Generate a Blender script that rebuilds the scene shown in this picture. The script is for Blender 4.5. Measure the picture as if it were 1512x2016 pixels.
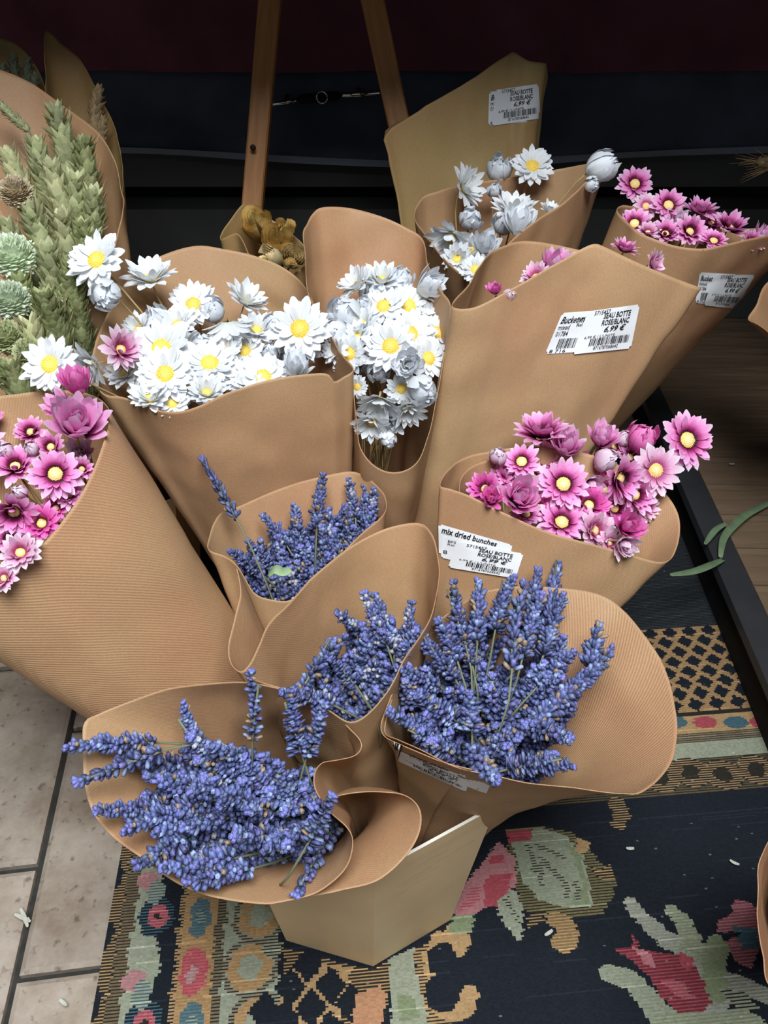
import bpy, bmesh, math, random
import numpy as np
from mathutils import Vector, Matrix, Quaternion, noise
from mathutils.bvhtree import BVHTree

for o in list(bpy.data.objects): bpy.data.objects.remove(o)
S = bpy.context.scene
C = S.collection
random.seed(7)
# ------------------------------------------------------------------ camera
F, PITCH, CAMH = 1560.0, math.radians(38.0), 1.0
cd = bpy.data.cameras.new('camera'); cam = bpy.data.objects.new('camera', cd); C.objects.link(cam)
cd.sensor_fit = 'VERTICAL'; cd.sensor_height = 36.0; cd.sensor_width = 27.0; cd.lens = F / 2016 * 36.0
cd.clip_start = 0.02; cd.clip_end = 60
cam.location = (0, 0, CAMH); cam.rotation_euler = (math.pi / 2 - PITCH, 0, 0)
S.camera = cam
CAM = Vector((0, 0, CAMH))
FW = Vector((0, math.cos(PITCH), -math.sin(PITCH)))
UP = Vector((0, math.sin(PITCH), math.cos(PITCH)))
RT = Vector((1, 0, 0))
# ------------------------------------------------------------------ light
w = bpy.data.worlds.new('World'); S.world = w; w.use_nodes = True
bg = w.node_tree.nodes['Background']; bg.inputs[0].default_value = (0.80, 0.90, 1.0, 1); bg.inputs[1].default_value = 0.19
def area(name, loc, target, size, sy, power, col):
    l = bpy.data.lights.new(name, 'AREA'); l.shape = 'RECTANGLE'; l.size = size; l.size_y = sy; l.energy = power; l.color = col
    o = bpy.data.objects.new(name, l); C.objects.link(o); o.location = loc
    o.rotation_euler = (Vector(target) - Vector(loc)).to_track_quat('-Z', 'Y').to_euler(); return o
area('daylight_street_opening', (0.12, -0.28, 2.45), (0, 0.6, 0.3), 1.0, 1.0, 91, (0.92, 0.97, 1.0))
S.view_settings.view_transform = 'Standard'; S.view_settings.look = 'None'
S.view_settings.exposure = 0.0; S.view_settings.gamma = 1.0; S.view_settings.use_curve_mapping = False
# ------------------------------------------------------------------ helpers
def at(px, py, d):
    return CAM + FW * d + RT * ((px - 756) / F * d) + UP * ((1008 - py) / F * d)
def ray(px, py):
    return (FW + RT * ((px - 756) / F) + UP * ((1008 - py) / F)).normalized()
def at_z(px, py, z):
    r = ray(px, py); return CAM + r * ((z - CAMH) / r.z)
def at_y(px, py, y):
    r = ray(px, py); return CAM + r * (y / r.y)
def nrm(nx, ny, nz=None):
    if nz is None: nz = math.sqrt(max(0.0, 1 - nx * nx - ny * ny))
    return (RT * nx + UP * ny - FW * nz).normalized()
def empty(name, loc=(0, 0, 0), rot=None):
    o = bpy.data.objects.new(name, None); o.empty_display_size = 0.02; C.objects.link(o); o.location = loc
    if rot is not None: o.rotation_mode = 'QUATERNION'; o.rotation_quaternion = rot
    return o
def tag(o, label=None, cat=None, group=None, kind=None):
    if label: o['label'] = label
    if cat: o['category'] = cat
    if group: o['group'] = group
    if kind: o['kind'] = kind
    return o
def link(name, me, parent=None, loc=None):
    o = bpy.data.objects.new(name, me); C.objects.link(o)
    if parent is not None: o.parent = parent
    if loc is not None: o.location = loc
    return o
def mesh(name, V, Fc, mats=(), smooth=True, col=None, uv=None, mi=None):
    me = bpy.data.meshes.new(name); me.from_pydata([tuple(v) for v in V], [], Fc)
    for m in (mats if isinstance(mats, (list, tuple)) else [mats]): me.materials.append(m)
    if smooth: me.polygons.foreach_set('use_smooth', [True] * len(me.polygons))
    if mi is not None: me.polygons.foreach_set('material_index', mi)
    if col is not None:
        a = me.color_attributes.new('Col', 'FLOAT_COLOR', 'POINT')
        a.data.foreach_set('color', np.array([(c[0], c[1], c[2], 1.0) for c in col], dtype=np.float32).ravel())
    if uv is not None:
        l = me.uv_layers.new(name='UVMap'); idx = np.zeros(len(me.loops), dtype=np.int32); me.loops.foreach_get('vertex_index', idx)
        l.data.foreach_set('uv', np.array(uv, dtype=np.float32)[idx].ravel())
    me.update(); return me
class MB:
    def __init__(s): s.V = []; s.F = []; s.K = []
    def add(s, V, Fc, c=None):
        b = len(s.V); s.V += [Vector(v) for v in V]; s.F += [[i + b for i in f] for f in Fc]
        s.K += (list(c) if isinstance(c, list) else [c or (1, 1, 1)] * len(V))
    def box(s, a, b):
        x0, y0, z0 = a; x1, y1, z1 = b
        s.add([(x0,y0,z0),(x1,y0,z0),(x1,y1,z0),(x0,y1,z0),(x0,y0,z1),(x1,y0,z1),(x1,y1,z1),(x0,y1,z1)],
              [[0,3,2,1],[4,5,6,7],[0,1,5,4],[1,2,6,5],[2,3,7,6],[3,0,4,7]])
    def obox(s, o, ex, ey, ez):
        o, ex, ey, ez = map(Vector, (o, ex, ey, ez))
        s.add([o, o+ex, o+ex+ey, o+ey, o+ez, o+ex+ez, o+ex+ey+ez, o+ey+ez],
              [[0,3,2,1],[4,5,6,7],[0,1,5,4],[1,2,6,5],[2,3,7,6],[3,0,4,7]])
    def tube(s, pts, r, n=6, c=None, caps=True):
        pts = [Vector(p) for p in pts]; rr = r if isinstance(r, (list, tuple)) else [r] * len(pts)
        V = []; t0 = None
        for i, p in enumerate(pts):
            t = (pts[min(i + 1, len(pts) - 1)] - pts[max(i - 1, 0)]).normalized()
            if t0 is None: a = t.orthogonal().normalized()
            else: a = (a - t * a.dot(t)).normalized()
            t0 = t; b = t.cross(a)
            for k in range(n):
                q = 2 * math.pi * k / n; V.append(p + (a * math.cos(q) + b * math.sin(q)) * rr[i])
        Fc = [[i*n+k, i*n+(k+1)%n, (i+1)*n+(k+1)%n, (i+1)*n+k] for i in range(len(pts)-1) for k in range(n)]
        if caps: Fc += [list(range(n))[::-1], [(len(pts)-1)*n+k for k in range(n)]]
        s.add(V, Fc, c)
    def build(s, name, mats, parent=None, smooth=True, col=False):
        return link(name, mesh(name, s.V, s.F, mats, smooth, s.K if col else None), parent)
def catmull(P, n, closed=False):
    P = [Vector(p) for p in P]; m = len(P); segs = m if closed else m - 1
    def g(i): return P[i % m] if closed else P[max(0, min(m - 1, i))]
    fine = []
    for i in range(segs):
        p0, p1, p2, p3 = g(i-1), g(i), g(i+1), g(i+2)
        for k in range(16):
            t = k / 16
            fine.append(0.5 * ((2*p1) + (p2-p0)*t + (2*p0-5*p1+4*p2-p3)*t*t + (3*p1-p0-3*p2+p3)*t*t*t))
    fine.append(g(segs))
    L = [0]
    for i in range(1, len(fine)): L.append(L[-1] + (fine[i] - fine[i-1]).length)
    out = []; j = 0
    for k in range(n):
        d = L[-1] * k / (n if closed else n - 1)
        while j < len(L) - 2 and L[j+1] < d: j += 1
        t = (d - L[j]) / max(1e-9, L[j+1] - L[j]); out.append(fine[j].lerp(fine[j+1], min(1, t)))
    return out, L[-1]
# ------------------------------------------------------------------ materials
def mat(name, col, rough=0.7, metal=0.0, nscale=0, namt=0.0, bump=0.0, bscale=80, spec=0.3, trans=0.0, attr=False, rand=0.0, coat=0):
    m = bpy.data.materials.new(name); m.use_nodes = True; nt = m.node_tree; N = nt.nodes; p = N['Principled BSDF']; out = N['Material Output']
    p.inputs['Roughness'].default_value = rough; p.inputs['Metallic'].default_value = metal; p.inputs['Specular IOR Level'].default_value = spec
    if attr:
        a = N.new('ShaderNodeAttribute'); a.attribute_name = 'Col'; src = a.outputs['Color']
    else:
        a = N.new('ShaderNodeRGB'); a.outputs[0].default_value = (*col, 1); src = a.outputs[0]
    tc = N.new('ShaderNodeTexCoord')
    if nscale:
        n = N.new('ShaderNodeTexNoise'); n.inputs['Scale'].default_value = nscale; n.inputs['Detail'].default_value = 5
        nt.links.new(tc.outputs['Object'], n.inputs['Vector'])
        mr = N.new('ShaderNodeMapRange'); mr.inputs[1].default_value = 0.3; mr.inputs[2].default_value = 0.7
        mr.inputs[3].default_value = 1 - namt; mr.inputs[4].default_value = 1 + namt; nt.links.new(n.outputs[0], mr.inputs[0])
        mx = N.new('ShaderNodeVectorMath'); mx.operation = 'SCALE'; nt.links.new(src, mx.inputs[0]); nt.links.new(mr.outputs[0], mx.inputs['Scale']); src = mx.outputs[0]
    if rand:
        oi = N.new('ShaderNodeObjectInfo'); mr = N.new('ShaderNodeMapRange'); mr.inputs[3].default_value = 1 - rand; mr.inputs[4].default_value = 1 + rand
        nt.links.new(oi.outputs['Random'], mr.inputs[0]); mx = N.new('ShaderNodeVectorMath'); mx.operation = 'SCALE'
        nt.links.new(src, mx.inputs[0]); nt.links.new(mr.outputs[0], mx.inputs['Scale']); src = mx.outputs[0]
    nt.links.new(src, p.inputs['Base Color'])
    if bump:
        n2 = N.new('ShaderNodeTexNoise'); n2.inputs['Scale'].default_value = bscale; n2.inputs['Detail'].default_value = 6; nt.links.new(tc.outputs['Object'], n2.inputs['Vector'])
        b = N.new('ShaderNodeBump'); b.inputs['Strength'].default_value = bump; b.inputs['Distance'].default_value = 0.003; nt.links.new(n2.outputs[0], b.inputs['Height']); nt.links.new(b.outputs[0], p.inputs['Normal'])
    if trans:
        t = N.new('ShaderNodeBsdfTranslucent'); nt.links.new(src, t.inputs['Color']); ms = N.new('ShaderNodeMixShader'); ms.inputs[0].default_value = trans
        nt.links.new(p.outputs[0], ms.inputs[1]); nt.links.new(t.outputs[0], ms.inputs[2]); nt.links.new(ms.outputs[0], out.inputs['Surface'])
    return m
def paper_mat(name, col, rib=0.5, freq=190):
    m = bpy.data.materials.new(name); m.use_nodes = True; nt = m.node_tree; N = nt.nodes; L = nt.links.new
    p = N['Principled BSDF']; out = N['Material Output']; p.inputs['Roughness'].default_value = 0.55; p.inputs['Specular IOR Level'].default_value = 0.32
    tc = N.new('ShaderNodeTexCoord'); uv = N.new('ShaderNodeUVMap')
    n = N.new('ShaderNodeTexNoise'); n.inputs['Scale'].default_value = 5; n.inputs['Detail'].default_value = 6; L(tc.outputs['Object'], n.inputs['Vector'])
    n3 = N.new('ShaderNodeTexNoise'); n3.inputs['Scale'].default_value = 420; n3.inputs['Detail'].default_value = 3; L(tc.outputs['Object'], n3.inputs['Vector'])
    cr = N.new('ShaderNodeValToRGB'); e = cr.color_ramp.elements
    e[0].position = 0.25; e[0].color = (col[0]*0.98, col[1]*0.83, col[2]*0.84, 1); e[1].position = 0.75; e[1].color = (col[0]*1.0, col[1]*1.10, col[2]*1.07, 1); L(n.outputs[0], cr.inputs[0])
    mp = N.new('ShaderNodeMapping'); mp.inputs['Rotation'].default_value = (0, 0, 0.0); L(uv.outputs[0], mp.inputs[0])
    wv = N.new('ShaderNodeTexWave'); wv.wave_type = 'BANDS'; wv.bands_direction = 'DIAGONAL'; wv.inputs['Scale'].default_value = freq; wv.inputs['Distortion'].default_value = 0.6; wv.inputs['Detail'].default_value = 1; L(mp.outputs[0], wv.inputs['Vector'])
    mr = N.new('ShaderNodeMapRange'); mr.inputs[3].default_value = 1 - 0.07 * rib; mr.inputs[4].default_value = 1 + 0.07 * rib; L(wv.outputs['Fac'], mr.inputs[0])
    mr2 = N.new('ShaderNodeMapRange'); mr2.inputs[1].default_value = 0.25; mr2.inputs[2].default_value = 0.75; mr2.inputs[3].default_value = 0.92; mr2.inputs[4].default_value = 1.08; L(n3.outputs[0], mr2.inputs[0])
    mm = N.new('ShaderNodeMath'); mm.operation = 'MULTIPLY'; L(mr.outputs[0], mm.inputs[0]); L(mr2.outputs[0], mm.inputs[1])
    sc = N.new('ShaderNodeVectorMath'); sc.operation = 'SCALE'; L(cr.outputs[0], sc.inputs[0]); L(mm.outputs[0], sc.inputs['Scale'])
    L(sc.outputs[0], p.inputs['Base Color'])
    b = N.new('ShaderNodeBump'); b.inputs['Strength'].default_value = 0.25 * rib; b.inputs['Distance'].default_value = 0.001; L(wv.outputs['Fac'], b.inputs['Height'])
    n4 = N.new('ShaderNodeTexNoise'); n4.noise_type = 'RIDGED_MULTIFRACTAL'; n4.inputs['Scale'].default_value = 7; n4.inputs['Detail'].default_value = 3; n4.inputs['Roughness'].default_value = 0.4; n4.inputs['Distortion'].default_value = 0.6; L(tc.outputs['Object'], n4.inputs['Vector'])
    b2 = N.new('ShaderNodeBump'); b2.inputs['Strength'].default_value = 0.75; b2.inputs['Distance'].default_value = 0.012; L(n4.outputs[0], b2.inputs['Height']); L(b.outputs[0], b2.inputs['Normal']); L(b2.outputs[0], p.inputs['Normal'])
    t = N.new('ShaderNodeBsdfTranslucent'); sc2 = N.new('ShaderNodeVectorMath'); sc2.operation = 'MULTIPLY'; sc2.inputs[1].default_value = (1.15, 0.92, 0.7); L(sc.outputs[0], sc2.inputs[0]); L(sc2.outputs[0], t.inputs['Color'])
    ms = N.new('ShaderNodeMixShader'); ms.inputs[0].default_value = 0.09; L(p.outputs[0], ms.inputs[1]); L(t.outputs[0], ms.inputs[2]); L(ms.outputs[0], out.inputs['Surface'])
    return m
KRAFT = (0.445, 0.262, 0.140)
M = dict(
    paper=paper_mat('kraft_paper', KRAFT, 0.45), ribbed=paper_mat('ribbed_kraft_paper', KRAFT, 1.1, 150), olive=paper_mat('olive_kraft_paper', (0.47, 0.31, 0.13), 0.3),
    board=mat('kraft_board', (0.74, 0.54, 0.31), 0.45, nscale=14, namt=0.06, spec=0.3), board_edge=mat('board_cut_edge', (0.72, 0.68, 0.6), 0.7),
    sticker=mat('sticker', (0.80, 0.81, 0.83), 0.35, spec=0.5), ink=mat('black_ink', (0.012, 0.012, 0.014), 0.5), cream_ink=mat('cream_ink', (0.62, 0.52, 0.36), 0.5),
    petal=mat('petal', (1, 1, 1), 0.55, attr=True, trans=0.3, spec=0.25, rand=0.05), disc=mat('flower_disc', (1, 1, 1), 0.75, attr=True, rand=0.08, nscale=0),
    stem=mat('dry_stem', (0.36, 0.24, 0.10), 0.7, rand=0.25), gstem=mat('green_grey_stem', (0.16, 0.17, 0.10), 0.7, rand=0.2),
    bud=mat('lavender_bud', (1, 1, 1), 0.5, attr=True, rand=0.16, spec=0.45, trans=0.1), wheat=mat('wheat_husk', (1, 1, 1), 0.6, attr=True, rand=0.1, trans=0.32),
    wood=None, cloth_m=mat('maroon_cloth', (0.14, 0.04, 0.058), 0.85, nscale=6, namt=0.3), cloth_k=mat('black_cloth', (0.065, 0.076, 0.105), 0.8, nscale=8, namt=0.3),
    hem=mat('grey_hem', (0.20, 0.225, 0.28), 0.7), dgrey=mat('dark_grey_board', (0.06, 0.06, 0.06), 0.75, nscale=5, namt=0.2), black=mat('black_board', (0.004, 0.004, 0.004), 0.8),
    metal=mat('dark_metal', (0.075, 0.078, 0.085), 0.42, 0.55, nscale=12, namt=0.15), chrome=mat('chrome', (0.75, 0.75, 0.72), 0.12, 1.0),
    leaf=mat('grey_green_leaf', (0.20, 0.29, 0.16), 0.6, nscale=40, namt=0.2, trans=0.2), leaf2=mat('pale_green_leaf', (0.36, 0.5, 0.28), 0.6, trans=0.25), grout=mat('dark_grout', (0.035, 0.033, 0.031), 0.95, nscale=60, namt=0.3),
    rose=mat('dried_rose', (1, 1, 1), 0.7, attr=True, trans=0.2), debris=mat('pale_debris', (0.5, 0.5, 0.42), 0.8),
)
def wood_mat(name, c0, c1, sc, stretch):
    m = bpy.data.materials.new(name); m.use_nodes = True; nt = m.node_tree; N = nt.nodes; L = nt.links.new; p = N['Principled BSDF']; p.inputs['Roughness'].default_value = 0.5
    tc = N.new('ShaderNodeTexCoord'); mp = N.new('ShaderNodeMapping'); mp.inputs['Scale'].default_value = stretch; L(tc.outputs['Object'], mp.inputs[0])
    n = N.new('ShaderNodeTexNoise'); n.inputs['Scale'].default_value = sc; n.inputs['Detail'].default_value = 7; n.inputs['Distortion'].default_value = 0.8; L(mp.outputs[0], n.inputs['Vector'])
    cr = N.new('ShaderNodeValToRGB'); cr.color_ramp.elements[0].position = 0.3; cr.color_ramp.elements[0].color = (*c0, 1); cr.color_ramp.elements[1].position = 0.7; cr.color_ramp.elements[1].color = (*c1, 1)
    L(n.outputs[0], cr.inputs[0]); L(cr.outputs[0], p.inputs['Base Color']); return m
M['wood'] = wood_mat('orange_pine', (0.42, 0.165, 0.045), (0.62, 0.28, 0.085), 12, (6, 6, 0.6))
M['plank'] = wood_mat('laminate', (0.14, 0.09, 0.055), (0.24, 0.165, 0.105), 6, (1, 9, 1))
# tile: worn terracotta-grey with pits
def tile_mat():
    m = bpy.data.materials.new('worn_tile'); m.use_nodes = True; nt = m.node_tree; N = nt.nodes; L = nt.links.new; p = N['Principled BSDF']; p.inputs['Roughness'].default_value = 0.6; p.inputs['Specular IOR Level'].default_value = 0.35
    g = N.new('ShaderNodeNewGeometry'); oi = N.new('ShaderNodeObjectInfo')
    n = N.new('ShaderNodeTexNoise'); n.inputs['Scale'].default_value = 9; n.inputs['Detail'].default_value = 8; n.inputs['Roughness'].default_value = 0.65; L(g.outputs['Position'], n.inputs['Vector'])
    cr = N.new('ShaderNodeValToRGB'); e = cr.color_ramp.elements; e[0].position = 0.3; e[0].color = (0.20, 0.145, 0.10, 1); e[1].position = 0.72; e[1].color = (0.47, 0.405, 0.34, 1); L(n.outputs[0], cr.inputs[0])
    v = N.new('ShaderNodeTexNoise'); v.inputs['Scale'].default_value = 75; v.inputs['Detail'].default_value = 4; L(g.outputs['Position'], v.inputs['Vector'])
    cr2 = N.new('ShaderNodeValToRGB'); f = cr2.color_ramp.elements; f[0].position = 0.28; f[0].color = (0.35, 0.33, 0.3, 1); f[1].position = 0.40; f[1].color = (1, 1, 1, 1); L(v.outputs[0], cr2.inputs[0])
    mx = N.new('ShaderNodeMix'); mx.data_type = 'RGBA'; mx.blend_type = 'MULTIPLY'; mx.inputs[0].default_value = 0.8; L(cr.outputs[0], mx.inputs[6]); L(cr2.outputs[0], mx.inputs[7])
    mr = N.new('ShaderNodeMapRange'); mr.inputs[3].default_value = 0.85; mr.inputs[4].default_value = 1.15; L(oi.outputs['Random'], mr.inputs[0])
    sc = N.new('ShaderNodeVectorMath'); sc.operation = 'SCALE'; L(mx.outputs[2], sc.inputs[0]); L(mr.outputs[0], sc.inputs['Scale']); L(sc.outputs[0], p.inputs['Base Color'])
    b = N.new('ShaderNodeBump'); b.inputs['Strength'].default_value = 0.5; b.inputs['Distance'].default_value = 0.002; L(v.outputs[0], b.inputs['Height']); L(b.outputs[0], p.inputs['Normal']); return m
M['tile'] = tile_mat()
try: S.cycles.use_denoising = True
except Exception: pass
# ------------------------------------------------------------------ floor of tiles
A7 = math.radians(7.3); TU = Vector((math.cos(A7), math.sin(A7), 0)); TV = Vector((-math.sin(A7), math.cos(A7), 0))
mb = MB(); mb.box((-3, -2.2, -0.05), (3, 3.2, -0.012)); floor = mb.build('floor', M['grout'], smooth=False); tag(floor, kind='structure', label='brown grey tiled shop floor', )
TL, TW, GAP = 0.354, 0.177, 0.009
tm = MB(); bw = 0.006
tm.add([(0,0,-.012),(TW-GAP,0,-.012),(TW-GAP,TL-GAP,-.012),(0,TL-GAP,-.012),(0,0,-bw*.5),(TW-GAP,0,-bw*.5),(TW-GAP,TL-GAP,-bw*.5),(0,TL-GAP,-bw*.5),
        (bw,bw,0),(TW-GAP-bw,bw,0),(TW-GAP-bw,TL-GAP-bw,0),(bw,TL-GAP-bw,0)],
       [[0,1,5,4],[1,2,6,5],[2,3,7,6],[3,0,4,7],[4,5,9,8],[5,6,10,9],[6,7,11,10],[7,4,8,11],[8,9,10,11]])
tile_me = mesh('tile', tm.V, tm.F, M['tile'], smooth=False)
rt = random.Random(3)
for i in range(-9, 11):
    for j in range(-4, 9):
        u = -0.375 + i * TW; v = (0.45 if i % 2 == 0 else 0.589) + j * TL
        if u > -0.1 and -0.05 < v < 1.2 and u < 0.62: continue
        if abs(u) > 1.6 or v > 2.2: continue
        o = link('tile', tile_me, floor); o.location = TU * u + TV * v + Vector((0, 0, rt.uniform(-.0015, .0008))); o.rotation_euler = (rt.uniform(-.004, .004), rt.uniform(-.004, .004), A7)
# ------------------------------------------------------------------ back of the stall
def wavy(name, x0, x1, zf0, zf1, y, amp, freq, m, parent=None, nx=90, nz=16, seed=0, lean=0.0):
    V = []; 
    for i in range(nx + 1):
        x = x0 + (x1 - x0) * i / nx
        a, b = zf0(x), zf1(x)
        for k in range(nz + 1):
            t = k / nz; z = a + (b - a) * t
            V.append((x, y + amp * (1 - t * .6) * (math.sin(x * freq + seed) + .5 * math.sin(x * freq * 2.3 + seed * 2 + t)) + lean * t, z))
    Fc = [[i*(nz+1)+k, (i+1)*(nz+1)+k, (i+1)*(nz+1)+k+1, i*(nz+1)+k+1] for i in range(nx) for k in range(nz)]
    return link(name, mesh(name, V, Fc, m), parent)
def sag(base, d, xs=0.0): return lambda x: base - d * math.exp(-((x - xs) / .55) ** 2)
wb = MB(); wb.box((-2.6, 2.55, -0.02), (2.6, 2.6, 2.4)); tag(wb.build('wall_back', M['black'], smooth=False), 'black back wall of the stall', kind='structure')
c1 = wavy('tablecloth', -2.2, 2.2, sag(0.685, 0.0), lambda x: 1.10, 2.0, 0.012, 9, M['cloth_m'], seed=1)
tag(c1, 'dark maroon tablecloth hanging across the back of the stall', 'tablecloth')
c2 = empty('black_cloth', (0, 2.04, 0.5)); tag(c2, 'black cloth sagging below the maroon tablecloth, with paler hem', 'cloth')
def cloth_part(name, *a, **k):
    o = wavy(name, *a, **k); o.parent = c2; o.matrix_parent_inverse = c2.matrix_basis.inverted(); return o
cloth_part('drape', -2.2, 2.2, sag(0.535, 0.035, 0.1), lambda x: 0.72, 1.99, 0.01, 5, M['cloth_k'], seed=4, lean=0.08)
cloth_part('hem', -2.2, 2.2, sag(0.522, 0.035, 0.1), sag(0.537, 0.035, 0.1), 1.985, 0.01, 5, M['hem'], seed=4, nz=3)
bn = empty('display_bench', (0, 2.1, 0)); tag(bn, 'dark grey stepped bench standing behind the flower bunches', 'bench')
for nm, a, b, mm in (('upper_board', (-2.2, 2.03, 0.43), (2.2, 2.5, 0.52), 'dgrey'), ('recess', (-2.2, 2.12, 0.36), (2.2, 2.5, 0.43), 'black'), ('lower_board', (-2.2, 2.0, 0.10), (2.2, 2.5, 0.385), 'dgrey'), ('kick_board', (-2.2, 2.1, 0.0), (2.2, 2.5, 0.10), 'black')):
    mb = MB(); mb.box(a, b); o = mb.build(nm, M[mm], bn, smooth=False); o.matrix_parent_inverse = Matrix.Translation((0, -2.1, 0))
# ------------------------------------------------------------------ woven rug (pattern woven cell by cell, ribs of 3.6 mm)
RA = math.radians(5.2); RU = Vector((math.cos(RA), math.sin(RA), 0)); RV = Vector((-math.sin(RA), math.cos(RA), 0)); RZ = .006
def rpx(x, y):
    p = at_z(x, y, RZ); return (p.dot(RU), p.dot(RV))
U0 = rpx(211, 1830)[0]; U1 = 1.25; V0, V1 = 0.02, 1.42; du, dv = .0034, .0018
nu_, nv_ = int((U1-U0)/du), int((V1-V0)/dv)
uu = U0 + (np.arange(nu_) + .5)*du; vv = V0 + (np.arange(nv_) + .5)*dv
rs = np.random.RandomState(4)
jit = np.repeat(rs.uniform(-.0022, .0022, nv_//2 + 1), 2)[:nv_]
GU, GV = np.meshgrid(uu, vv); GUj = GU + jit[:, None]; odd = (np.arange(nv_) % 2 == 0)[:, None] & np.ones_like(GU, bool)
NAVY, ORG, PGR, GRE, PNK, RED, TEA, DRK, GRY = (.013, .016, .022), (.37, .235, .115), (.27, .285, .21), (.195, .225, .13), (.38, .15, .165), (.33, .065, .08), (.055, .11, .135), (.026, .023, .018), (.30, .30, .26)
IMG = np.zeros((nv_, nu_, 3)); IMG[:] = NAVY
def paint(mask, a, b=None):
    if b is None: IMG[mask] = a
    else: IMG[mask & odd] = a; IMG[mask & ~odd] = b
def inpoly(pts):
    m = np.zeros_like(GU, bool); j = len(pts) - 1
    for i in range(len(pts)):
        (xi, yi), (xj, yj) = pts[i], pts[j]
        if yi != yj: m ^= ((yi > GV) != (yj > GV)) & (GUj < (xj - xi)*(GV - yi)/(yj - yi) + xi)
        j = i
    return m
def poly(pts, a, b=None): paint(inpoly([rpx(*p) for p in pts]), a, b)
def path(pts, w0, w1, a, b=None):
    q = [rpx(*p) for p in pts]; m = np.zeros_like(GU, bool); n = len(q) - 1
    for i in range(n):
        (x0, y0), (x1, y1) = q[i], q[i+1]; dx, dy = x1-x0, y1-y0; L2 = dx*dx + dy*dy
        t = np.clip(((GUj-x0)*dx + (GV-y0)*dy)/L2, 0, 1); w_ = (w0 + (w1-w0)*(i + t)/n); m |= (GUj-x0-t*dx)**2 + (GV-y0-t*dy)**2 < w_*w_
    paint(m, a, b)
def blob(x, y, r, a, b=None, sx=1.0, rin=0.0):
    u, v = rpx(x, y); d = ((GUj-u)/sx)**2 + (GV-v)**2; paint((d < r*r) & (d >= rin*rin), a, b)
def blobuv(u, v, r, a, b=None, sx=1.0, rin=0.0):
    d = ((GUj-u)/sx)**2 + (GV-v)**2; paint((d < r*r) & (d >= rin*rin), a, b)
ub = [rpx(x, 1900)[0] for x in (193, 222, 250, 298, 352, 420, 438, 560)]
per = .075
wave = lambda ph, amp, p=per: amp*np.sin(2*math.pi*GV/p + ph)
SPAN = GV < 1.02
def border(X, Yv, ok):   # bands measured inwards from an edge: X across, Yv along
    wv_ = lambda ph, amp, p=per: amp*np.sin(2*math.pi*Yv/p + ph)
    o = U0
    B = [b - U0 for b in ub]
    paint(ok & (X < B[0] + .004 + wv_(0, .008)), NAVY)
    paint(ok & (X >= B[0] + .004 + wv_(0, .008)) & (X < B[1]), ORG, DRK)
    paint(ok & (X >= B[1]) & (X < B[2]), DRK, (.16, .12, .07))
    paint(ok & (X >= B[2]) & (X < B[3] + wv_(1.2, .010, .14)), PGR)
    paint(ok & (X >= B[3] + wv_(1.2, .010, .14)) & (X < B[4]), NAVY)
    paint(ok & (X >= B[4] - .006) & (X < B[4]), NAVY, ORG)
    paint(ok & (X >= B[4]) & (X < B[5]), ORG, (.32, .19, .085))
    paint(ok & (X >= B[5]) & (X < B[6]), DRK, (.17, .14, .09))
    paint(ok & (X >= B[6]) & (X < B[7] + wv_(.5, .012, .16)), PGR, (.25, .27, .2))
Xl = GUj - U0; border(Xl, GV, SPAN)
VT = rpx(1400, 1345)[1] + .12       # far border, running across
Xt = VT + .04 - GV; 
far = (GV > rpx(1400, 1560)[1]) & (GU > U0 + .05)
B = [b - U0 for b in ub]
vtop = lambda y: rpx(1420, y)[1]
paint(far & (GV > vtop(1570)) & (GV < vtop(1490)), NAVY, (.10, .075, .04))
paint(far & (GV > vtop(1490)) & (GV < vtop(1458)), PGR)
paint(far & (GV > vtop(1458)) & (GV < vtop(1440)), DRK, (.17, .14, .09))
paint(far & (GV > vtop(1440)) & (GV < vtop(1405)), ORG)
paint(far & (GV > vtop(1405)) & (GV < vtop(1398)), DRK)
lat = far & (GV > vtop(1398)) & (GV < vtop(1230)); paint(lat, ORG, (.28, .17, .08))
for i in range(40):
    for j in range(8):
        u = U0 + .1 + i*.034 + (j % 2)*.017; v = vtop(1398) + .014 + j*.0215
        if v > vtop(1235): continue
        q = np.abs(GUj-u)*1.05 + np.abs(GV-v)*1.05; paint(lat & (q < .0142), NAVY)
paint(far & (GV >= vtop(1230)), (.05, .055, .05), NAVY)
for x in (1330, 1390, 1450, 1500): blob(x, 1422, .011, TEA if x in (1330, 1450) else RED, None, 1.7)
for x, y in ((1300, 1530), (1360, 1520), (1425, 1525), (1490, 1515)):
    blob(x, y, .024, ORG, DRK, 1.1, .012); blob(x, y, .012, DRK); 
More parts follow.
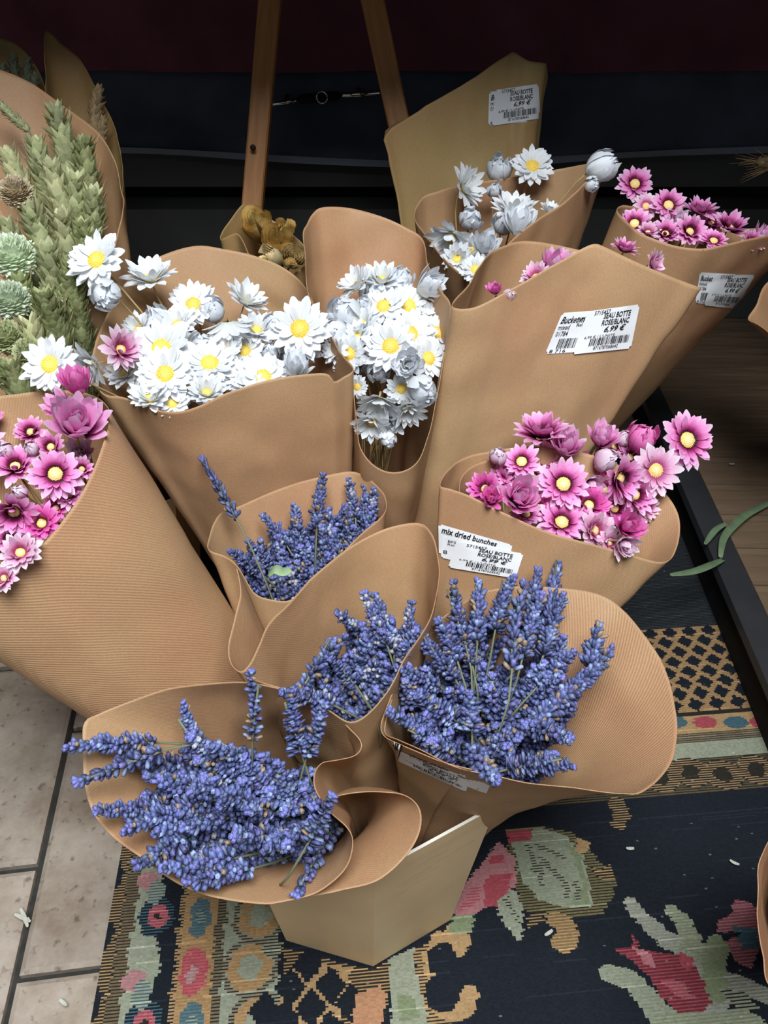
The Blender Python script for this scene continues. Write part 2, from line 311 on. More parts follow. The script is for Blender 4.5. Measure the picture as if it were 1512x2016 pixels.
# flowers on the left border
for k in range(-6, 6):
    v = rpx(402, 1805)[1] + k*.118
    if v < .97:
        blobuv((ub[4]+ub[5])/2, v, .024, TEA, (.10, .15, .16), .55); blobuv((ub[4]+ub[5])/2, v, .009, PGR, TEA, .7)
        blobuv((ub[4]+ub[5])/2 - .002, v - .062, .027, RED, (.42, .10, .11), .6); blobuv((ub[4]+ub[5])/2 - .004, v - .066, .010, GRY, PNK, .6)
        blobuv((ub[3]+ub[4])/2 - .018, v + .006, .024, TEA, NAVY, .9); blobuv((ub[3]+ub[4])/2 - .016, v + .006, .014, PNK, RED, .9); blobuv((ub[3]+ub[4])/2 - .016, v + .006, .004, DRK)
        blobuv((ub[3]+ub[4])/2 - .034, v - .066, .012, PNK, (.35, .2, .19), 1.2); blobuv((ub[3]+ub[4])/2 - .022, v - .082, .016, TEA, PGR, .7)
    for q_ in (0, 1):
        v = rpx(490, 1905)[1] + k*.118 + q_*.059; uc = (ub[6]+ub[7])/2 - .004 + q_*.01
        if v < .97:
            blobuv(uc, v, .033, DRK, (.22, .2, .14), 1.0, .027); blobuv(uc, v, .026, ORG, (.33, .2, .09), 1.0, .014); blobuv(uc + .026, v + .02, .012, DRK, PGR)
# lattice beside the bucket
poly([(555,1865),(730,1910),(770,1890),(765,1960),(750,2030),(520,2030),(560,1960),(560,1900)], ORG, DRK)
poly([(590,1890),(690,1905),(690,1990),(640,2030),(540,2030),(555,1930)], ORG)
for x, y in ((607,1898),(572,1944),(652,1940),(612,1984),(650,2030),(560,2010),(520,1990),(690,1975)):
    u, v = rpx(x, y); paint(np.abs(GUj-u)*1.15 + np.abs(GV-v) < .0215, NAVY)
poly([(700,1960),(745,1940),(760,1960),(752,2030),(690,2030)], ORG, (.45, .2, .12))
poly([(765,1888),(815,1865),(815,1900),(830,1950),(860,2030),(772,2030),(768,1950)], PGR); poly([(778,1960),(808,1960),(830,2005),(790,2010)], GRE)
poly([(815,1870),(850,1850),(860,1880),(850,1930),(870,1970),(930,1960),(925,2000),(870,2030),(850,2030),(825,1940)], DRK, ORG)
path([(895,1838),(905,1850),(895,1862),(870,1860)], .012, .016, ORG); path([(860,1860),(850,1890),(865,1925)], .010, .013, ORG); path([(925,1958),(915,1985),(880,1985),(860,1970)], .010, .013, ORG)
blob(872, 1890, .02, NAVY, None, .9); blob(870, 1955, .02, NAVY)
# field motifs
poly([(998,1634),(1060,1625),(1130,1640),(1175,1690),(1212,1730),(1210,1762),(1185,1800),(1100,1812),(1030,1790),(1010,1740)], DRK, (.16, .14, .07))
poly([(1005,1640),(1070,1630),(1120,1648),(1150,1690),(1160,1740),(1169,1785),(1110,1786),(1060,1770),(1030,1738),(1016,1690)], PGR, (.24, .27, .19)); poly([(1110,1650),(1140,1680),(1156,1740),(1164,1780),(1120,1783),(1148,1740),(1130,1690)], GRE)
for a, b in (((1040,1665),(1055,1715)), ((1065,1690),(1110,1735)), ((1065,1700),(1064,1740)), ((1110,1735),(1120,1765)), ((1130,1740),(1140,1770)), ((1060,1665),(1110,1688))): path([a, b], .004, .003, DRK, PGR)
poly([(985,1655),(1012,1690),(1018,1740),(985,1772),(950,1792),(905,1812),(885,1790),(920,1735),(955,1690)], PNK, (.36, .17, .17))
poly([(998,1635),(1048,1632),(1046,1655),(1000,1660)], RED); poly([(968,1685),(993,1684),(990,1700),(963,1700)], RED); poly([(965,1722),(1010,1718),(1002,1742),(985,1785),(955,1785),(950,1745)], RED); poly([(925,1750),(948,1745),(940,1780),(905,1795)], RED, PNK)
poly([(985,1765),(1008,1750),(1030,1778),(1030,1830),(1022,1856),(1000,1828),(980,1795)], PGR); path([(998,1770),(1015,1800),(1020,1815)], .003, .002, DRK, PGR)
poly([(893,1802),(936,1800),(930,1836),(880,1838)], GRE)
path([(1095,1812),(1112,1818),(1120,1845),(1108,1855)], .011, .013, ORG, (.2, .13, .06)); poly([(1160,1705),(1180,1715),(1200,1700),(1212,1728),(1185,1735)], ORG, DRK); poly([(1138,1648),(1165,1660),(1150,1680),(1132,1675)], ORG); path([(1215,1585),(1225,1600),(1218,1620)], .012, .010, ORG, DRK); poly([(1040,1800),(1075,1795),(1070,1815),(1040,1830)], ORG, DRK)
path([(1242,1778),(1262,1805),(1310,1848),(1360,1872),(1398,1905),(1408,1940),(1400,1980),(1380,2015)], .008, .020, GRY, (.24, .25, .19)); path([(1322,1792),(1345,1815),(1368,1865)], .008, .014, GRE, PGR)
path([(1196,1916),(1240,1928),(1278,1968),(1300,2000),(1340,2025)], .010, .017, PGR, (.23, .25, .18)); path([(1400,1935),(1450,1935),(1530,1968)], .012, .009, GRY, (.2, .2, .15)); path([(1415,1860),(1405,1900),(1408,1950)], .012, .014, GRE)
poly([(1243,1835),(1262,1868),(1300,1876),(1342,1880),(1366,1900),(1388,1938),(1402,1975),(1380,1998),(1340,1996),(1300,1960),(1278,1922),(1252,1900),(1214,1868),(1245,1866)], RED, (.14, .03, .04))
poly([(1248,1865),(1275,1870),(1292,1905),(1270,1900)], PNK); poly([(1300,1930),(1340,1930),(1370,1965),(1350,1970),(1320,1950)], PNK, RED); poly([(1335,1872),(1368,1890),(1360,1910),(1340,1905)], RED)
poly([(1412,1812),(1438,1800),(1446,1770),(1482,1778),(1500,1815),(1530,1850),(1495,1870),(1478,1908),(1445,1892),(1430,1860),(1448,1838),(1414,1836)], PNK, (.2, .07, .08)); poly([(1440,1822),(1490,1828),(1500,1868),(1460,1868),(1455,1845)], TEA); poly([(1432,1835),(1462,1833),(1455,1845),(1430,1846)], NAVY)
poly([(1290,2000),(1400,1990),(1470,1985),(1530,2030),(1280,2030)], GRE, PGR); poly([(1420,1945),(1470,1955),(1500,1990),(1440,1980)], DRK, PGR)
val = rs.uniform(.86, 1.14, (nv_, nu_, 1)); row = np.where(rs.rand(nv_) < .09, 1.5, 1.0)[:, None, None]*np.ones((1, nu_, 1))
IMG2 = IMG*val*np.where((rs.rand(nv_, nu_//12 + 1).repeat(12, 1)[:, :nu_] < .5)[:, :, None], row, 1.0); spk = rs.rand(nv_, nu_) < .0018; IMG2[spk] += .10
gu = U0 + np.arange(nu_+1)*du; gv = V0 + np.arange(nv_+1)*dv; PX, PY = np.meshgrid(gu, gv)
co = np.stack([PX*RU.x + PY*RV.x, PX*RU.y + PY*RV.y, np.full_like(PX, RZ)], -1).reshape(-1, 3)
co[:, 2] += np.where((np.arange(nv_+1) % 2 == 0)[:, None], .0005, -.0003).repeat(nu_+1, 1).ravel()
idx = np.arange((nu_+1)*(nv_+1)).reshape(nv_+1, nu_+1); q = np.stack([idx[:-1, :-1], idx[:-1, 1:], idx[1:, 1:], idx[1:, :-1]], -1).reshape(-1, 4)
me = bpy.data.meshes.new('pile'); me.vertices.add(len(co)); me.vertices.foreach_set('co', co.astype(np.float32).ravel()); me.loops.add(q.size); me.loops.foreach_set('vertex_index', q.astype(np.int32).ravel())
me.polygons.add(len(q)); me.polygons.foreach_set('loop_start', np.arange(0, q.size, 4, dtype=np.int32)); me.update(calc_edges=True)
at_ = me.attributes.new('Col', 'FLOAT_COLOR', 'FACE'); at_.data.foreach_set('color', np.concatenate([IMG2.reshape(-1, 3), np.ones((len(q), 1))], 1).astype(np.float32).ravel())
me.materials.append(mat('rug_wool', (1, 1, 1), .95, attr=True, spec=.1, bump=.4, bscale=600))
rug = empty('rug', RU*U0 + RV*V0); tag(rug, 'worn navy floral rug with orange and green border under the bucket', 'rug'); kid_ = link('pile', me); kid_.parent = rug; kid_.matrix_parent_inverse = rug.matrix_basis.inverted()
mb = MB(); mb.obox(RU*(U0+.0005) + RV*V0 + Vector((0, 0, .0005)), RU*(U1-U0-.001), RV*(V1-V0), (0, 0, RZ-.0015)); o = mb.build('backing', M['cloth_k'], smooth=False); o.parent = rug; o.matrix_parent_inverse = rug.matrix_basis.inverted()

# unseen canopy, added overhead to put the back and right side in shade
mb = MB(); mb.box((-2.6, 0.9, 1.22), (2.6, 2.6, 1.26)); mb.box((0.48, 0.08, 1.22), (2.6, 0.9, 1.26)); tag(mb.build('shade_canopy', M['black'], smooth=False), 'dark unseen canopy added above the stall to cast shade', kind='structure')
# easel
ez = empty('wooden_easel', at_z(497, 800, 0)); tag(ez, 'orange pine easel with two splayed legs behind the white bunches', 'easel')
def kid(o, parent):
    o.parent = parent; o.matrix_parent_inverse = parent.matrix_basis.inverted(); return o
def beam(name, p, q, wdt, dep, m, parent):
    p, q = Vector(p), Vector(q); t = (q - p).normalized(); x = Vector((1, 0, 0)); x = (x - t * x.dot(t)).normalized(); y = t.cross(x)
    rot = Matrix((x, y, t)).transposed().to_4x4()
    L = (q - p).length; b = .003; a = wdt / 2; d = dep / 2
    prof = [(-a+b,-d),(a-b,-d),(a,-d+b),(a,d-b),(a-b,d),(-a+b,d),(-a,d-b),(-a,-d+b)]
    V = [(u, v, 0) for u, v in prof] + [(u, v, L) for u, v in prof]
    Fc = [[k, (k+1)%8, 8+(k+1)%8, 8+k] for k in range(8)] + [list(range(8))[::-1], list(range(8, 16))]
    o = link(name, mesh(name, V, Fc, m, smooth=False)); o.matrix_world = Matrix.Translation(p) @ rot; bpy.context.view_layer.update()
    kid(o, parent); return o
def leg_line(x0, y0, d0, x1, y1, d1):
    a, b = at(x0, y0, d0), at(x1, y1, d1); t = (b - a) / (b.z - a.z); return (a + t * (0 - a.z), a + t * (1.19 - a.z))
p, q = leg_line(532, 0, 1.50, 498, 400, 1.60); l1 = beam('leg', p, q, 0.041, 0.03, M['wood'], ez)
t = (at(502, 283, 1.565)); kb = MB(); kb.tube([(0, 0, 0), (0, -.0008, 0)], .006, 10); ko = kb.build('wood_knot', mat('knot', (0.04, 0.018, 0.008), .7)); ko.location = t - Vector((0, .03, 0)); kid(ko, ez)
p2, q2 = leg_line(733, 0, 1.50, 779, 215, 1.56); beam('leg', p2, q2, 0.043, 0.03, M['wood'], ez)
mid = (q + q2) / 2; beam('crossbar', q - (q2 - q).normalized() * .03 + Vector((0, -.03, -.05)), q2 + (q2 - q).normalized() * .03 + Vector((0, -.03, -.05)), 0.04, 0.02, M['wood'], ez)
# chrome rod
rd = empty('chrome_rod', at(640, 190, 1.78)); tag(rd, 'short chrome rod with dark clamp in front of the black cloth', 'rod')
for nm, a, b, r, m in (('rod', (536, 206, 1.78), (592, 196, 1.78), .0045, 'chrome'), ('rod', (664, 188, 1.78), (747, 183, 1.78), .006, 'chrome'), ('clamp', (590, 196, 1.78), (666, 188, 1.78), .010, 'black')):
    mb = MB(); mb.tube([at(*a), at(*b)], r, 12); kid(mb.build(nm, M[m]), rd)
mb = MB(); c = at(634, 192, 1.765); mb.tube([c + Vector((.012 * math.cos(k * .5236), 0, .012 * math.sin(k * .5236))) for k in range(13)], .0018, 6); kid(mb.build('ring', M['chrome']), rd)
for x, y in ((560, 201), (705, 186)):
    mb = MB(); q_ = at(x, y, 1.78); mb.tube([q_, q_ + Vector((0, .09, 0))], .004, 8); kid(mb.build('bracket', M['black']), rd)
# ------------------------------------------------------------------ wooden platform, right
PH = 0.10
e0, e1 = at_z(1347, 967, PH), at_z(1512, 1348, PH); ed = (e0 - e1); ed.z = 0; ed.normalize(); en = Vector((-ed.y, ed.x, 0))
if en.x < 0: en = -en
e1x = e1 - ed * 0.45; LEN = (e0 - e1).length + 1.35
pf = empty('low_platform', (e1x.x, e1x.y, 0)); tag(pf, 'low platform of brown planks with dark metal edge, at right', 'platform')
SW = (at_z(1387, 952, PH) - e0).dot(en)
SW = max(.03, min(.08, SW))
mb = MB(); mb.obox(e1x - Vector((0, 0, .018)), ed * LEN, en * SW, (0, 0, .018)); kid(mb.build('edge_strip', M['metal'], smooth=False), pf)
mb = MB(); z0 = Vector((e1x.x, e1x.y, 0)); mb.obox(z0 + en * .012, ed * LEN, en * .03, (0, 0, PH - .019)); kid(mb.build('side_panel', M['black'], smooth=False), pf)
mb = MB(); mb.obox(z0 + en * .05, ed * LEN, en * .9, (0, 0, PH - .02)); kid(mb.build('core', M['black'], smooth=False), pf)
PWD = 0.095; k = 0; me_p = None
while k * PWD < LEN - .02:
    mb = MB(); mb.obox(Vector((0, 0, 0)), ed * (PWD - .003), en * .95, (0, 0, .016))
    if me_p is None: me_p = mesh('plank', mb.V, mb.F, M['plank'], smooth=False)
    o = link('plank', me_p); o.location = e1x + ed * (k * PWD) + en * (SW + .003) + Vector((0, 0, -.0185)); kid(o, pf); k += 1
# ------------------------------------------------------------------ bucket
BC = Vector((-0.030, 0.545, 0.0066)); BR0, BR1, BH = 0.142, 0.178, 0.285; BA0 = math.radians(-83)
bk = empty('flower_bucket', BC); tag(bk, 'tan board bucket with eight sides holding the bunches, on the rug', 'bucket')
def oct(r, z, k): a = BA0 + k * math.pi / 4; return Vector((r * math.cos(a), r * math.sin(a), z))
for k in range(8):
    a, b, c_, d_ = oct(BR0, .002, k), oct(BR0, .002, k+1), oct(BR1, BH, k+1), oct(BR1, BH, k)
    n = ((a + b) / 2).normalized(); n.z = 0; th = n * .003
    mb = MB(); mb.add([a, b, c_, d_, a-th, b-th, c_-th, d_-th], [[0,1,2,3],[5,4,7,6],[1,0,4,5],[0,3,7,4],[2,1,5,6]]); 
    pn = mb.build('side_panel', M['board'], bk, smooth=False)
    mb = MB(); mb.add([c_, d_, c_-th, d_-th], [[0,1,3,2]]); mb.build('cut_edge', M['board_edge'], pn, smooth=False)
    if k == 0:   # faint cream print on the panel facing right
        rr = random.Random(5); mb = MB(); ex = (b - a).normalized(); n2 = (b - a).cross(d_ - a).normalized()
        for row, (u0, u1, v) in enumerate(((.25, .95, .93), (.28, .93, .905), (.3, .62, .86), (.55, .9, .80), (.2, .5, .78), (.25, .55, .745), (.15, .5, .70), (.16, .3, .68))):
            u = u0
            while u < u1:
                du = rr.uniform(.008, .035); q0 = a.lerp(b, u).lerp(d_.lerp(c_, u), v); q1 = a.lerp(b, u+du).lerp(d_.lerp(c_, u+du), v); hh = (d_ - a).normalized() * rr.uniform(.0006, .0016)
                mb.add([q0 + n2*.0006, q1 + n2*.0006, q1 + hh + n2*.0006, q0 + hh + n2*.0006], [[0,1,2,3]]); u += du + rr.uniform(.004, .012)
        mb.build('printing', M['cream_ink'], pn, smooth=False)
mb = MB(); mb.add([oct(BR0, .004, k) for k in range(8)], [list(range(8))]); mb.build('base', M['board'], bk, smooth=False)
def copy_tree(o, parent=None):
    c = o.copy(); C.objects.link(c); c.parent = parent
    for ch in list(o.children): copy_tree(ch, c)
    return c
for (x, y, a, lb) in ((-.03, .935, .3, 'tan board bucket hidden behind the front bucket, holding the white bunches'), (.23, 1.33, .1, 'tan board bucket at the back right under the tall empty wrap'), (-.47, 1.02, .2, 'tan board bucket at left under the green wheat bunch')):
    c = copy_tree(bk); c.location = (x, y, .0066); c.rotation_euler.z = a; tag(c, lb)
# ------------------------------------------------------------------ paper wraps
class Wrap: pass
WR = {}
def sheet_mesh(rim, closed, B, rb, C0, K, k, nu, nv, crumple, seed):
    P, LL = catmull(rim, nu, closed); V = []; UVc = []
    axn = (C0 - B).normalized()
    for i, p in enumerate(P):
        off = p - C0; R = off.length; perp = off - axn * off.dot(axn); pd = perp.normalized() * rb
        for j in range(nv + 1):
            v = (j / (nv - 1) * .993 if j < nv else 1.0); c = B * (1-v)**2 + K * (2*v*(1-v)) + C0 * v*v; f = v ** k
            q = c + off * f + pd * (1 - f)
            s = Vector((q.x * 8 + seed, q.y * 8, q.z * 8)); fade = min(1, v * 1.3)
            q = q + pd * ((noise.noise(s) * crumple + (.35 - abs(noise.noise(s * 1.9 + Vector((3, 1, 7))))) * crumple * .9 + noise.noise(s * 4.1) * crumple * .3) * fade / rb)
            V.append(q); UVc.append((LL * i / nu, (p - B).length * v))
    n = len(P); Fc = [[i*(nv+1)+j, ((i+1)%n)*(nv+1)+j, ((i+1)%n)*(nv+1)+j+1, i*(nv+1)+j+1] for i in range(n if closed else n - 1) for j in range(nv)]
    return V, Fc, UVc
def wrap(key, rim, bottom, label, rb=0.04, k=1.0, closed=True, m='paper', flaps=(), crumple=.004, nu=200, nv=40, dd=0.0, sq=1.0, K=None):
    W = Wrap(); W.key = key
    md = sum(p[2] for p in rim) / len(rim); fx = lambda q: (q[0], q[1], md + (q[2] - md) * sq + dd)
    rim = [fx(p) for p in rim]; flaps = [[fx(p) for p in f] for f in flaps]
    R3 = [at(*p) for p in rim]; B = Vector(bottom); C0 = sum(R3, Vector()) / len(R3); W.B, W.C = B, C0
    K = (B + C0) / 2 if K is None else Vector(K); W.K = K
    W.axis = lambda v: B * (1-v)**2 + K * (2*v*(1-v)) + C0 * v*v
    A = np.array([[p[0], p[1], 1] for p in rim], float); W.coef = np.linalg.lstsq(A, np.array([p[2] for p in rim], float), rcond=None)[0]
    W.D = lambda px, py: float(W.coef[0] * px + W.coef[1] * py + W.coef[2])
    W.root = empty('paper_wrap', B); tag(W.root, label, 'wrapping paper', 'kraft paper flower wraps')
    allV, allF = [], []
    for idx, (rm, cl) in enumerate([(rim, closed)] + [(f, False) for f in flaps]):
        V, Fc, uv = sheet_mesh([at(*p) for p in rm], cl, B, rb + .004 * idx, C0, K, k, nu if idx == 0 else 80, nv, crumple, len(WR) * 3.7 + idx)
        o = link('paper_sheet' if idx == 0 else 'paper_flap', mesh('paper_sheet', V, Fc, M[m], uv=uv)); kid(o, W.root)
        so = o.modifiers.new('thickness', 'SOLIDIFY'); so.thickness = .0007; so.offset = 0
        b = len(allV); allV += V; allF += [[i + b for i in f] for f in Fc]
    W.bvh = BVHTree.FromPolygons(allV, allF); WR[key] = W; return W
bot = lambda x, y, z=.02: (x, y, z)
wrap('F', [(165,1430,.72),(195,1405,.74),(250,1383,.76),(340,1355,.775),(460,1348,.785),(560,1363,.785),(640,1395,.775),(695,1440,.755),(713,1465,.745),(702,1486,.735),(665,1496,.722),(632,1503,.705),(616,1525,.69),(620,1555,.675),(650,1598,.66),(682,1628,.65),(693,1655,.645),(682,1700,.635),(650,1738,.625),(605,1762,.62),(520,1776,.615),(440,1770,.62),(370,1750,.625),(300,1702,.64),(225,1648,.66),(182,1590,.68),(168,1530,.70)],
     bot(-.055,.475), 'kraft paper wrap around the front-left lavender bunch, with scrolled right side', flaps=[[(625,1590,.69),(660,1570,.705),(700,1561,.715),(745,1559,.72),(795,1567,.715),(822,1595,.70),(820,1640,.685),(790,1690,.67),(735,1732,.655),(660,1752,.645),(590,1765,.63)]], k=2.6, crumple=.003, K=(-.065,.48,.29), sq=.55, dd=-.03)
wrap('LR', [(760,1440,.735),(768,1385,.755),(775,1340,.775),(792,1295,.795),(850,1230,.83),(930,1175,.86),(1010,1155,.875),(1100,1158,.88),(1175,1170,.87),(1230,1205,.855),(1285,1275,.82),(1318,1350,.79),(1328,1430,.755),(1315,1500,.72),(1265,1553,.69),(1225,1560,.685),(1150,1555,.68),(1060,1545,.675),(980,1530,.675),(900,1508,.68),(830,1475,.695),(785,1455,.715)],
     bot(.045,.49), 'kraft paper wrap with wide open mouth around the right lavender bunch', flaps=[[(776,1345,.768),(758,1395,.745),(748,1428,.730),(757,1450,.715),(800,1471,.70),(870,1499,.685),(930,1514,.672)]], k=2.4, m='ribbed', crumple=.003, dd=-.03, K=(.065,.50,.26))
wrap('LM', [(466,1117,.81),(473,1165,.80),(463,1215,.79),(453,1265,.78),(457,1302,.775),(475,1322,.77),(493,1305,.775),(510,1270,.785),(528,1227,.80),(570,1185,.82),(640,1115,.85),(700,1070,.875),(760,1041,.885),(820,1030,.88),(850,1050,.86),(863,1095,.84),(858,1170,.81),(840,1230,.79),(800,1290,.765),(775,1340,.75),(740,1392,.735),(695,1422,.725),(650,1402,.73),(600,1376,.74),(540,1352,.75),(492,1335,.765)],
     bot(-.01,.52), 'kraft paper wrap around the shaded middle lavender bunch, left edge curled', closed=False, k=1.4, dd=-.03)
wrap('L2', [(408,1082,.83),(411,1055,.85),(435,1012,.88),(470,998,.9),(560,960,.93),(640,937,.95),(700,931,.95),(745,960,.92),(758,1005,.88),(700,1058,.85),(650,1110,.83),(600,1160,.82),(570,1181,.815),(535,1180,.815),(500,1165,.815),(466,1117,.82),(440,1097,.825)],
     bot(-.06,.58), 'kraft paper wrap around the upper lavender bunch below the white bunches', dd=.06, k=1.2)
wrap('J', [(866,955,.80),(880,925,.83),(910,905,.87),(960,890,.9),(1060,880,.93),(1180,900,.94),(1280,950,.92),(1318,985,.89),(1334,1030,.86),(1327,1075,.82),(1303,1105,.79),(1240,1092,.775),(1170,1072,.765),(1080,1047,.76),(1000,1012,.765),(930,978,.775),(885,962,.79)],
     bot(.05,.58), 'kraft paper wrap with price stickers around the front pink bunch', flaps=[[(905,975,.80),(912,940,.825),(940,915,.86),(1000,890,.9)]], k=1.6, dd=.08, sq=.6)
wrap('PL', [(215,820,.78),(205,795,.82),(165,772,.86),(100,768,.88),(40,775,.88),(-40,790,.87),(-130,850,.84),(-200,950,.8),(-200,1100,.75),(-150,1200,.72),(-80,1225,.705),(0,1152,.70),(60,1095,.71),(120,1030,.72),(170,955,.735),(203,875,.755)],
     bot(-.09,.58), 'large ribbed kraft paper cone around the left-edge pink bunch', m='ribbed', rb=.05, crumple=.002)
wrap('WH1', [(180,740,.90),(186,690,.93),(205,635,.97),(243,562,1.02),(300,512,1.06),(378,485,1.08),(440,490,1.09),(510,507,1.09),(570,535,1.08),(602,572,1.06),(630,640,1.01),(665,690,.965),(695,725,.93),(674,742,.92),(655,751,.912),(646,738,.905),(620,735,.9),(540,746,.885),(450,772,.875),(390,800,.87),(340,812,.87),(290,800,.87),(240,782,.875),(205,775,.88)],
     bot(-.11,.86), 'wide kraft paper wrap around the left white daisy bunch', rb=.05, dd=.05)
wrap('WH2', [(596,470,1.0),(604,440,1.03),(620,418,1.05),(640,408,1.06),(690,410,1.08),(750,426,1.09),(800,448,1.09),(832,470,1.08),(843,520,1.05),(870,570,1.0),(888,605,.97),(880,680,.95),(865,760,.94),(845,850,.93),(820,912,.92),(780,931,.915),(740,918,.915),(710,880,.92),(702,820,.93),(690,740,.945),(650,650,.965),(612,580,.98)],
     bot(-.02,.88), 'tall narrow kraft paper wrap around the middle white daisy bunch', rb=.045, dd=.06)
wrap('H', [(891,602,.92),(915,565,.95),(950,515,1.0),(985,488,1.03),(1040,475,1.05),(1130,490,1.06),(1230,515,1.05),(1320,545,1.0),(1377,566,.95),(1330,549,.93),(1260,519,.91),(1190,486,.902),(1172,481,.9),(1150,488,.9),(1110,510,.9),(1040,548,.9),(985,580,.9),(930,606,.905)],
     bot(.05,.86), 'smooth tall kraft paper wrap with price stickers around the centre pink bunch', rb=.05, crumple=.006, dd=.06)
wrap('WH3', [(818,425,1.12),(832,390,1.14),(860,378,1.15),(920,362,1.17),(1000,350,1.18),(1100,333,1.17),(1160,322,1.14),(1196,320,1.1),(1160,352,1.06),(1110,402,1.04),(1060,430,1.02),(1010,470,1.01),(965,515,1.0),(935,545,1.0),(905,535,1.01),(870,500,1.04),(840,465,1.08)],
     bot(.17,1.26), 'kraft paper wrap around the back white daisy bunch', rb=.045, dd=.12)
wrap('P2', [(1212,412,1.12),(1240,442,1.08),(1270,463,1.06),(1330,484,1.05),(1385,489,1.04),(1440,478,1.04),(1500,464,1.04),(1570,452,1.06),(1600,440,1.10),(1560,440,1.16),(1470,450,1.18),(1390,440,1.2),(1300,425,1.19),(1240,405,1.16)],
     bot(.25,1.25), 'kraft paper wrap with price stickers around the far right pink bunch', rb=.045, dd=.05)
wrap('G', [(757,278,1.2),(775,250,1.2),(850,202,1.2),(930,155,1.2),(1000,108,1.2),(1015,103,1.2),(1040,120,1.2),(1068,124,1.21),(1076,130,1.23),(1074,165,1.27),(1050,175,1.33),(950,190,1.36),(850,225,1.34),(790,238,1.28),(762,255,1.23)],
     bot(.19,1.40), 'empty-looking tall olive kraft paper wrap with sticker at the back', rb=.05, m='olive', crumple=.007, dd=.2)
wrap('W1', [(-60,120,1.02),(0,137,1.03),(60,163,1.045),(130,212,1.05),(195,262,1.04),(222,305,1.02),(238,375,.99),(243,400,.97),(232,455,.95),(215,530,.93),(185,590,.91),(130,650,.88),(60,722,.85),(0,790,.82),(-60,850,.8),(-200,850,.85),(-300,600,.92),(-250,300,1.0),(-150,150,1.02)],
     bot(-.42,.94), 'large kraft paper wrap around the green wheat bunch at left', rb=.06, dd=.15)
wrap('W2', [(90,62,1.2),(120,85,1.22),(160,120,1.23),(195,190,1.22),(228,262,1.2),(239,330,1.17),(236,400,1.13),(200,450,1.1),(120,400,1.08),(92,250,1.12),(88,150,1.17)],
     bot(-.45,1.08), 'shaded kraft paper wrap with a pointed corner behind the green wheat bunch', m='olive', rb=.04, dd=.16)
wrap('W3', [(-80,60,1.25),(-20,70,1.27),(20,80,1.28),(50,103,1.27),(80,150,1.26),(90,200,1.22),(60,260,1.18),(-60,270,1.18),(-120,160,1.2)],
     bot(-.54,1.07), 'dark kraft paper wrap in the top left corner of the display', m='olive', rb=.04, dd=.12)
wrap('O', [(437,470,1.15),(450,440,1.18),(479,402,1.2),(500,425,1.22),(540,435,1.24),(597,482,1.22),(600,520,1.17),(560,545,1.13),(505,530,1.1),(489,500,1.1),(468,460,1.12)],
     bot(-.2,1.32), 'small kraft paper wrap around yellow dried roses by the easel leg', rb=.03, m='olive', dd=.16)
wrap('Q', [(1500,1690,.62),(1494,1750,.61),(1493,1810,.605),(1501,1880,.60),(1530,1950,.59),(1700,1960,.58),(1760,1800,.62),(1660,1650,.68),(1540,1640,.65)],
     bot(.52,.45), 'edge of a kraft paper wrap at the lower right border', rb=.05, k=1.2)
wrap('R', [(1474,628,1.12),(1490,600,1.14),(1512,556,1.16),(1580,520,1.18),(1680,560,1.16),(1690,660,1.1),(1580,690,1.06),(1500,645,1.09)],
     bot(1.25,1.2), 'corner of a kraft paper wrap at the right border', rb=.05)
# ------------------------------------------------------------------ flower meshes (unit diameter, facing +Z)
def lerp3(a, b, t): return tuple(a[i] + (b[i] - a[i]) * t for i in range(3))
def ramp(stops, t):
    for i in range(len(stops) - 1):
        if t <= stops[i+1][0]:
            return lerp3(stops[i][1], stops[i+1][1], max(0, min(1, (t - stops[i][0]) / (stops[i+1][0] - stops[i][0]))))
    return stops[-1][1]
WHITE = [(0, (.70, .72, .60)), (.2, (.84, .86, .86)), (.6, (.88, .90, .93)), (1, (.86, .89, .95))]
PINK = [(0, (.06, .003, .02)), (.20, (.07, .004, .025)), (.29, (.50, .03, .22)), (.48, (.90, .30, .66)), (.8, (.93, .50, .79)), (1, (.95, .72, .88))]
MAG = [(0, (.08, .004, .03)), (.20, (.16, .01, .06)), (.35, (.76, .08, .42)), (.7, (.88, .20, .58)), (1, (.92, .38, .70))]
PALE = [(0, (.25, .03, .10)), (.22, (.55, .10, .30)), (.4, (.84, .42, .64)), (.75, (.88, .66, .80)), (1, (.90, .82, .89))]
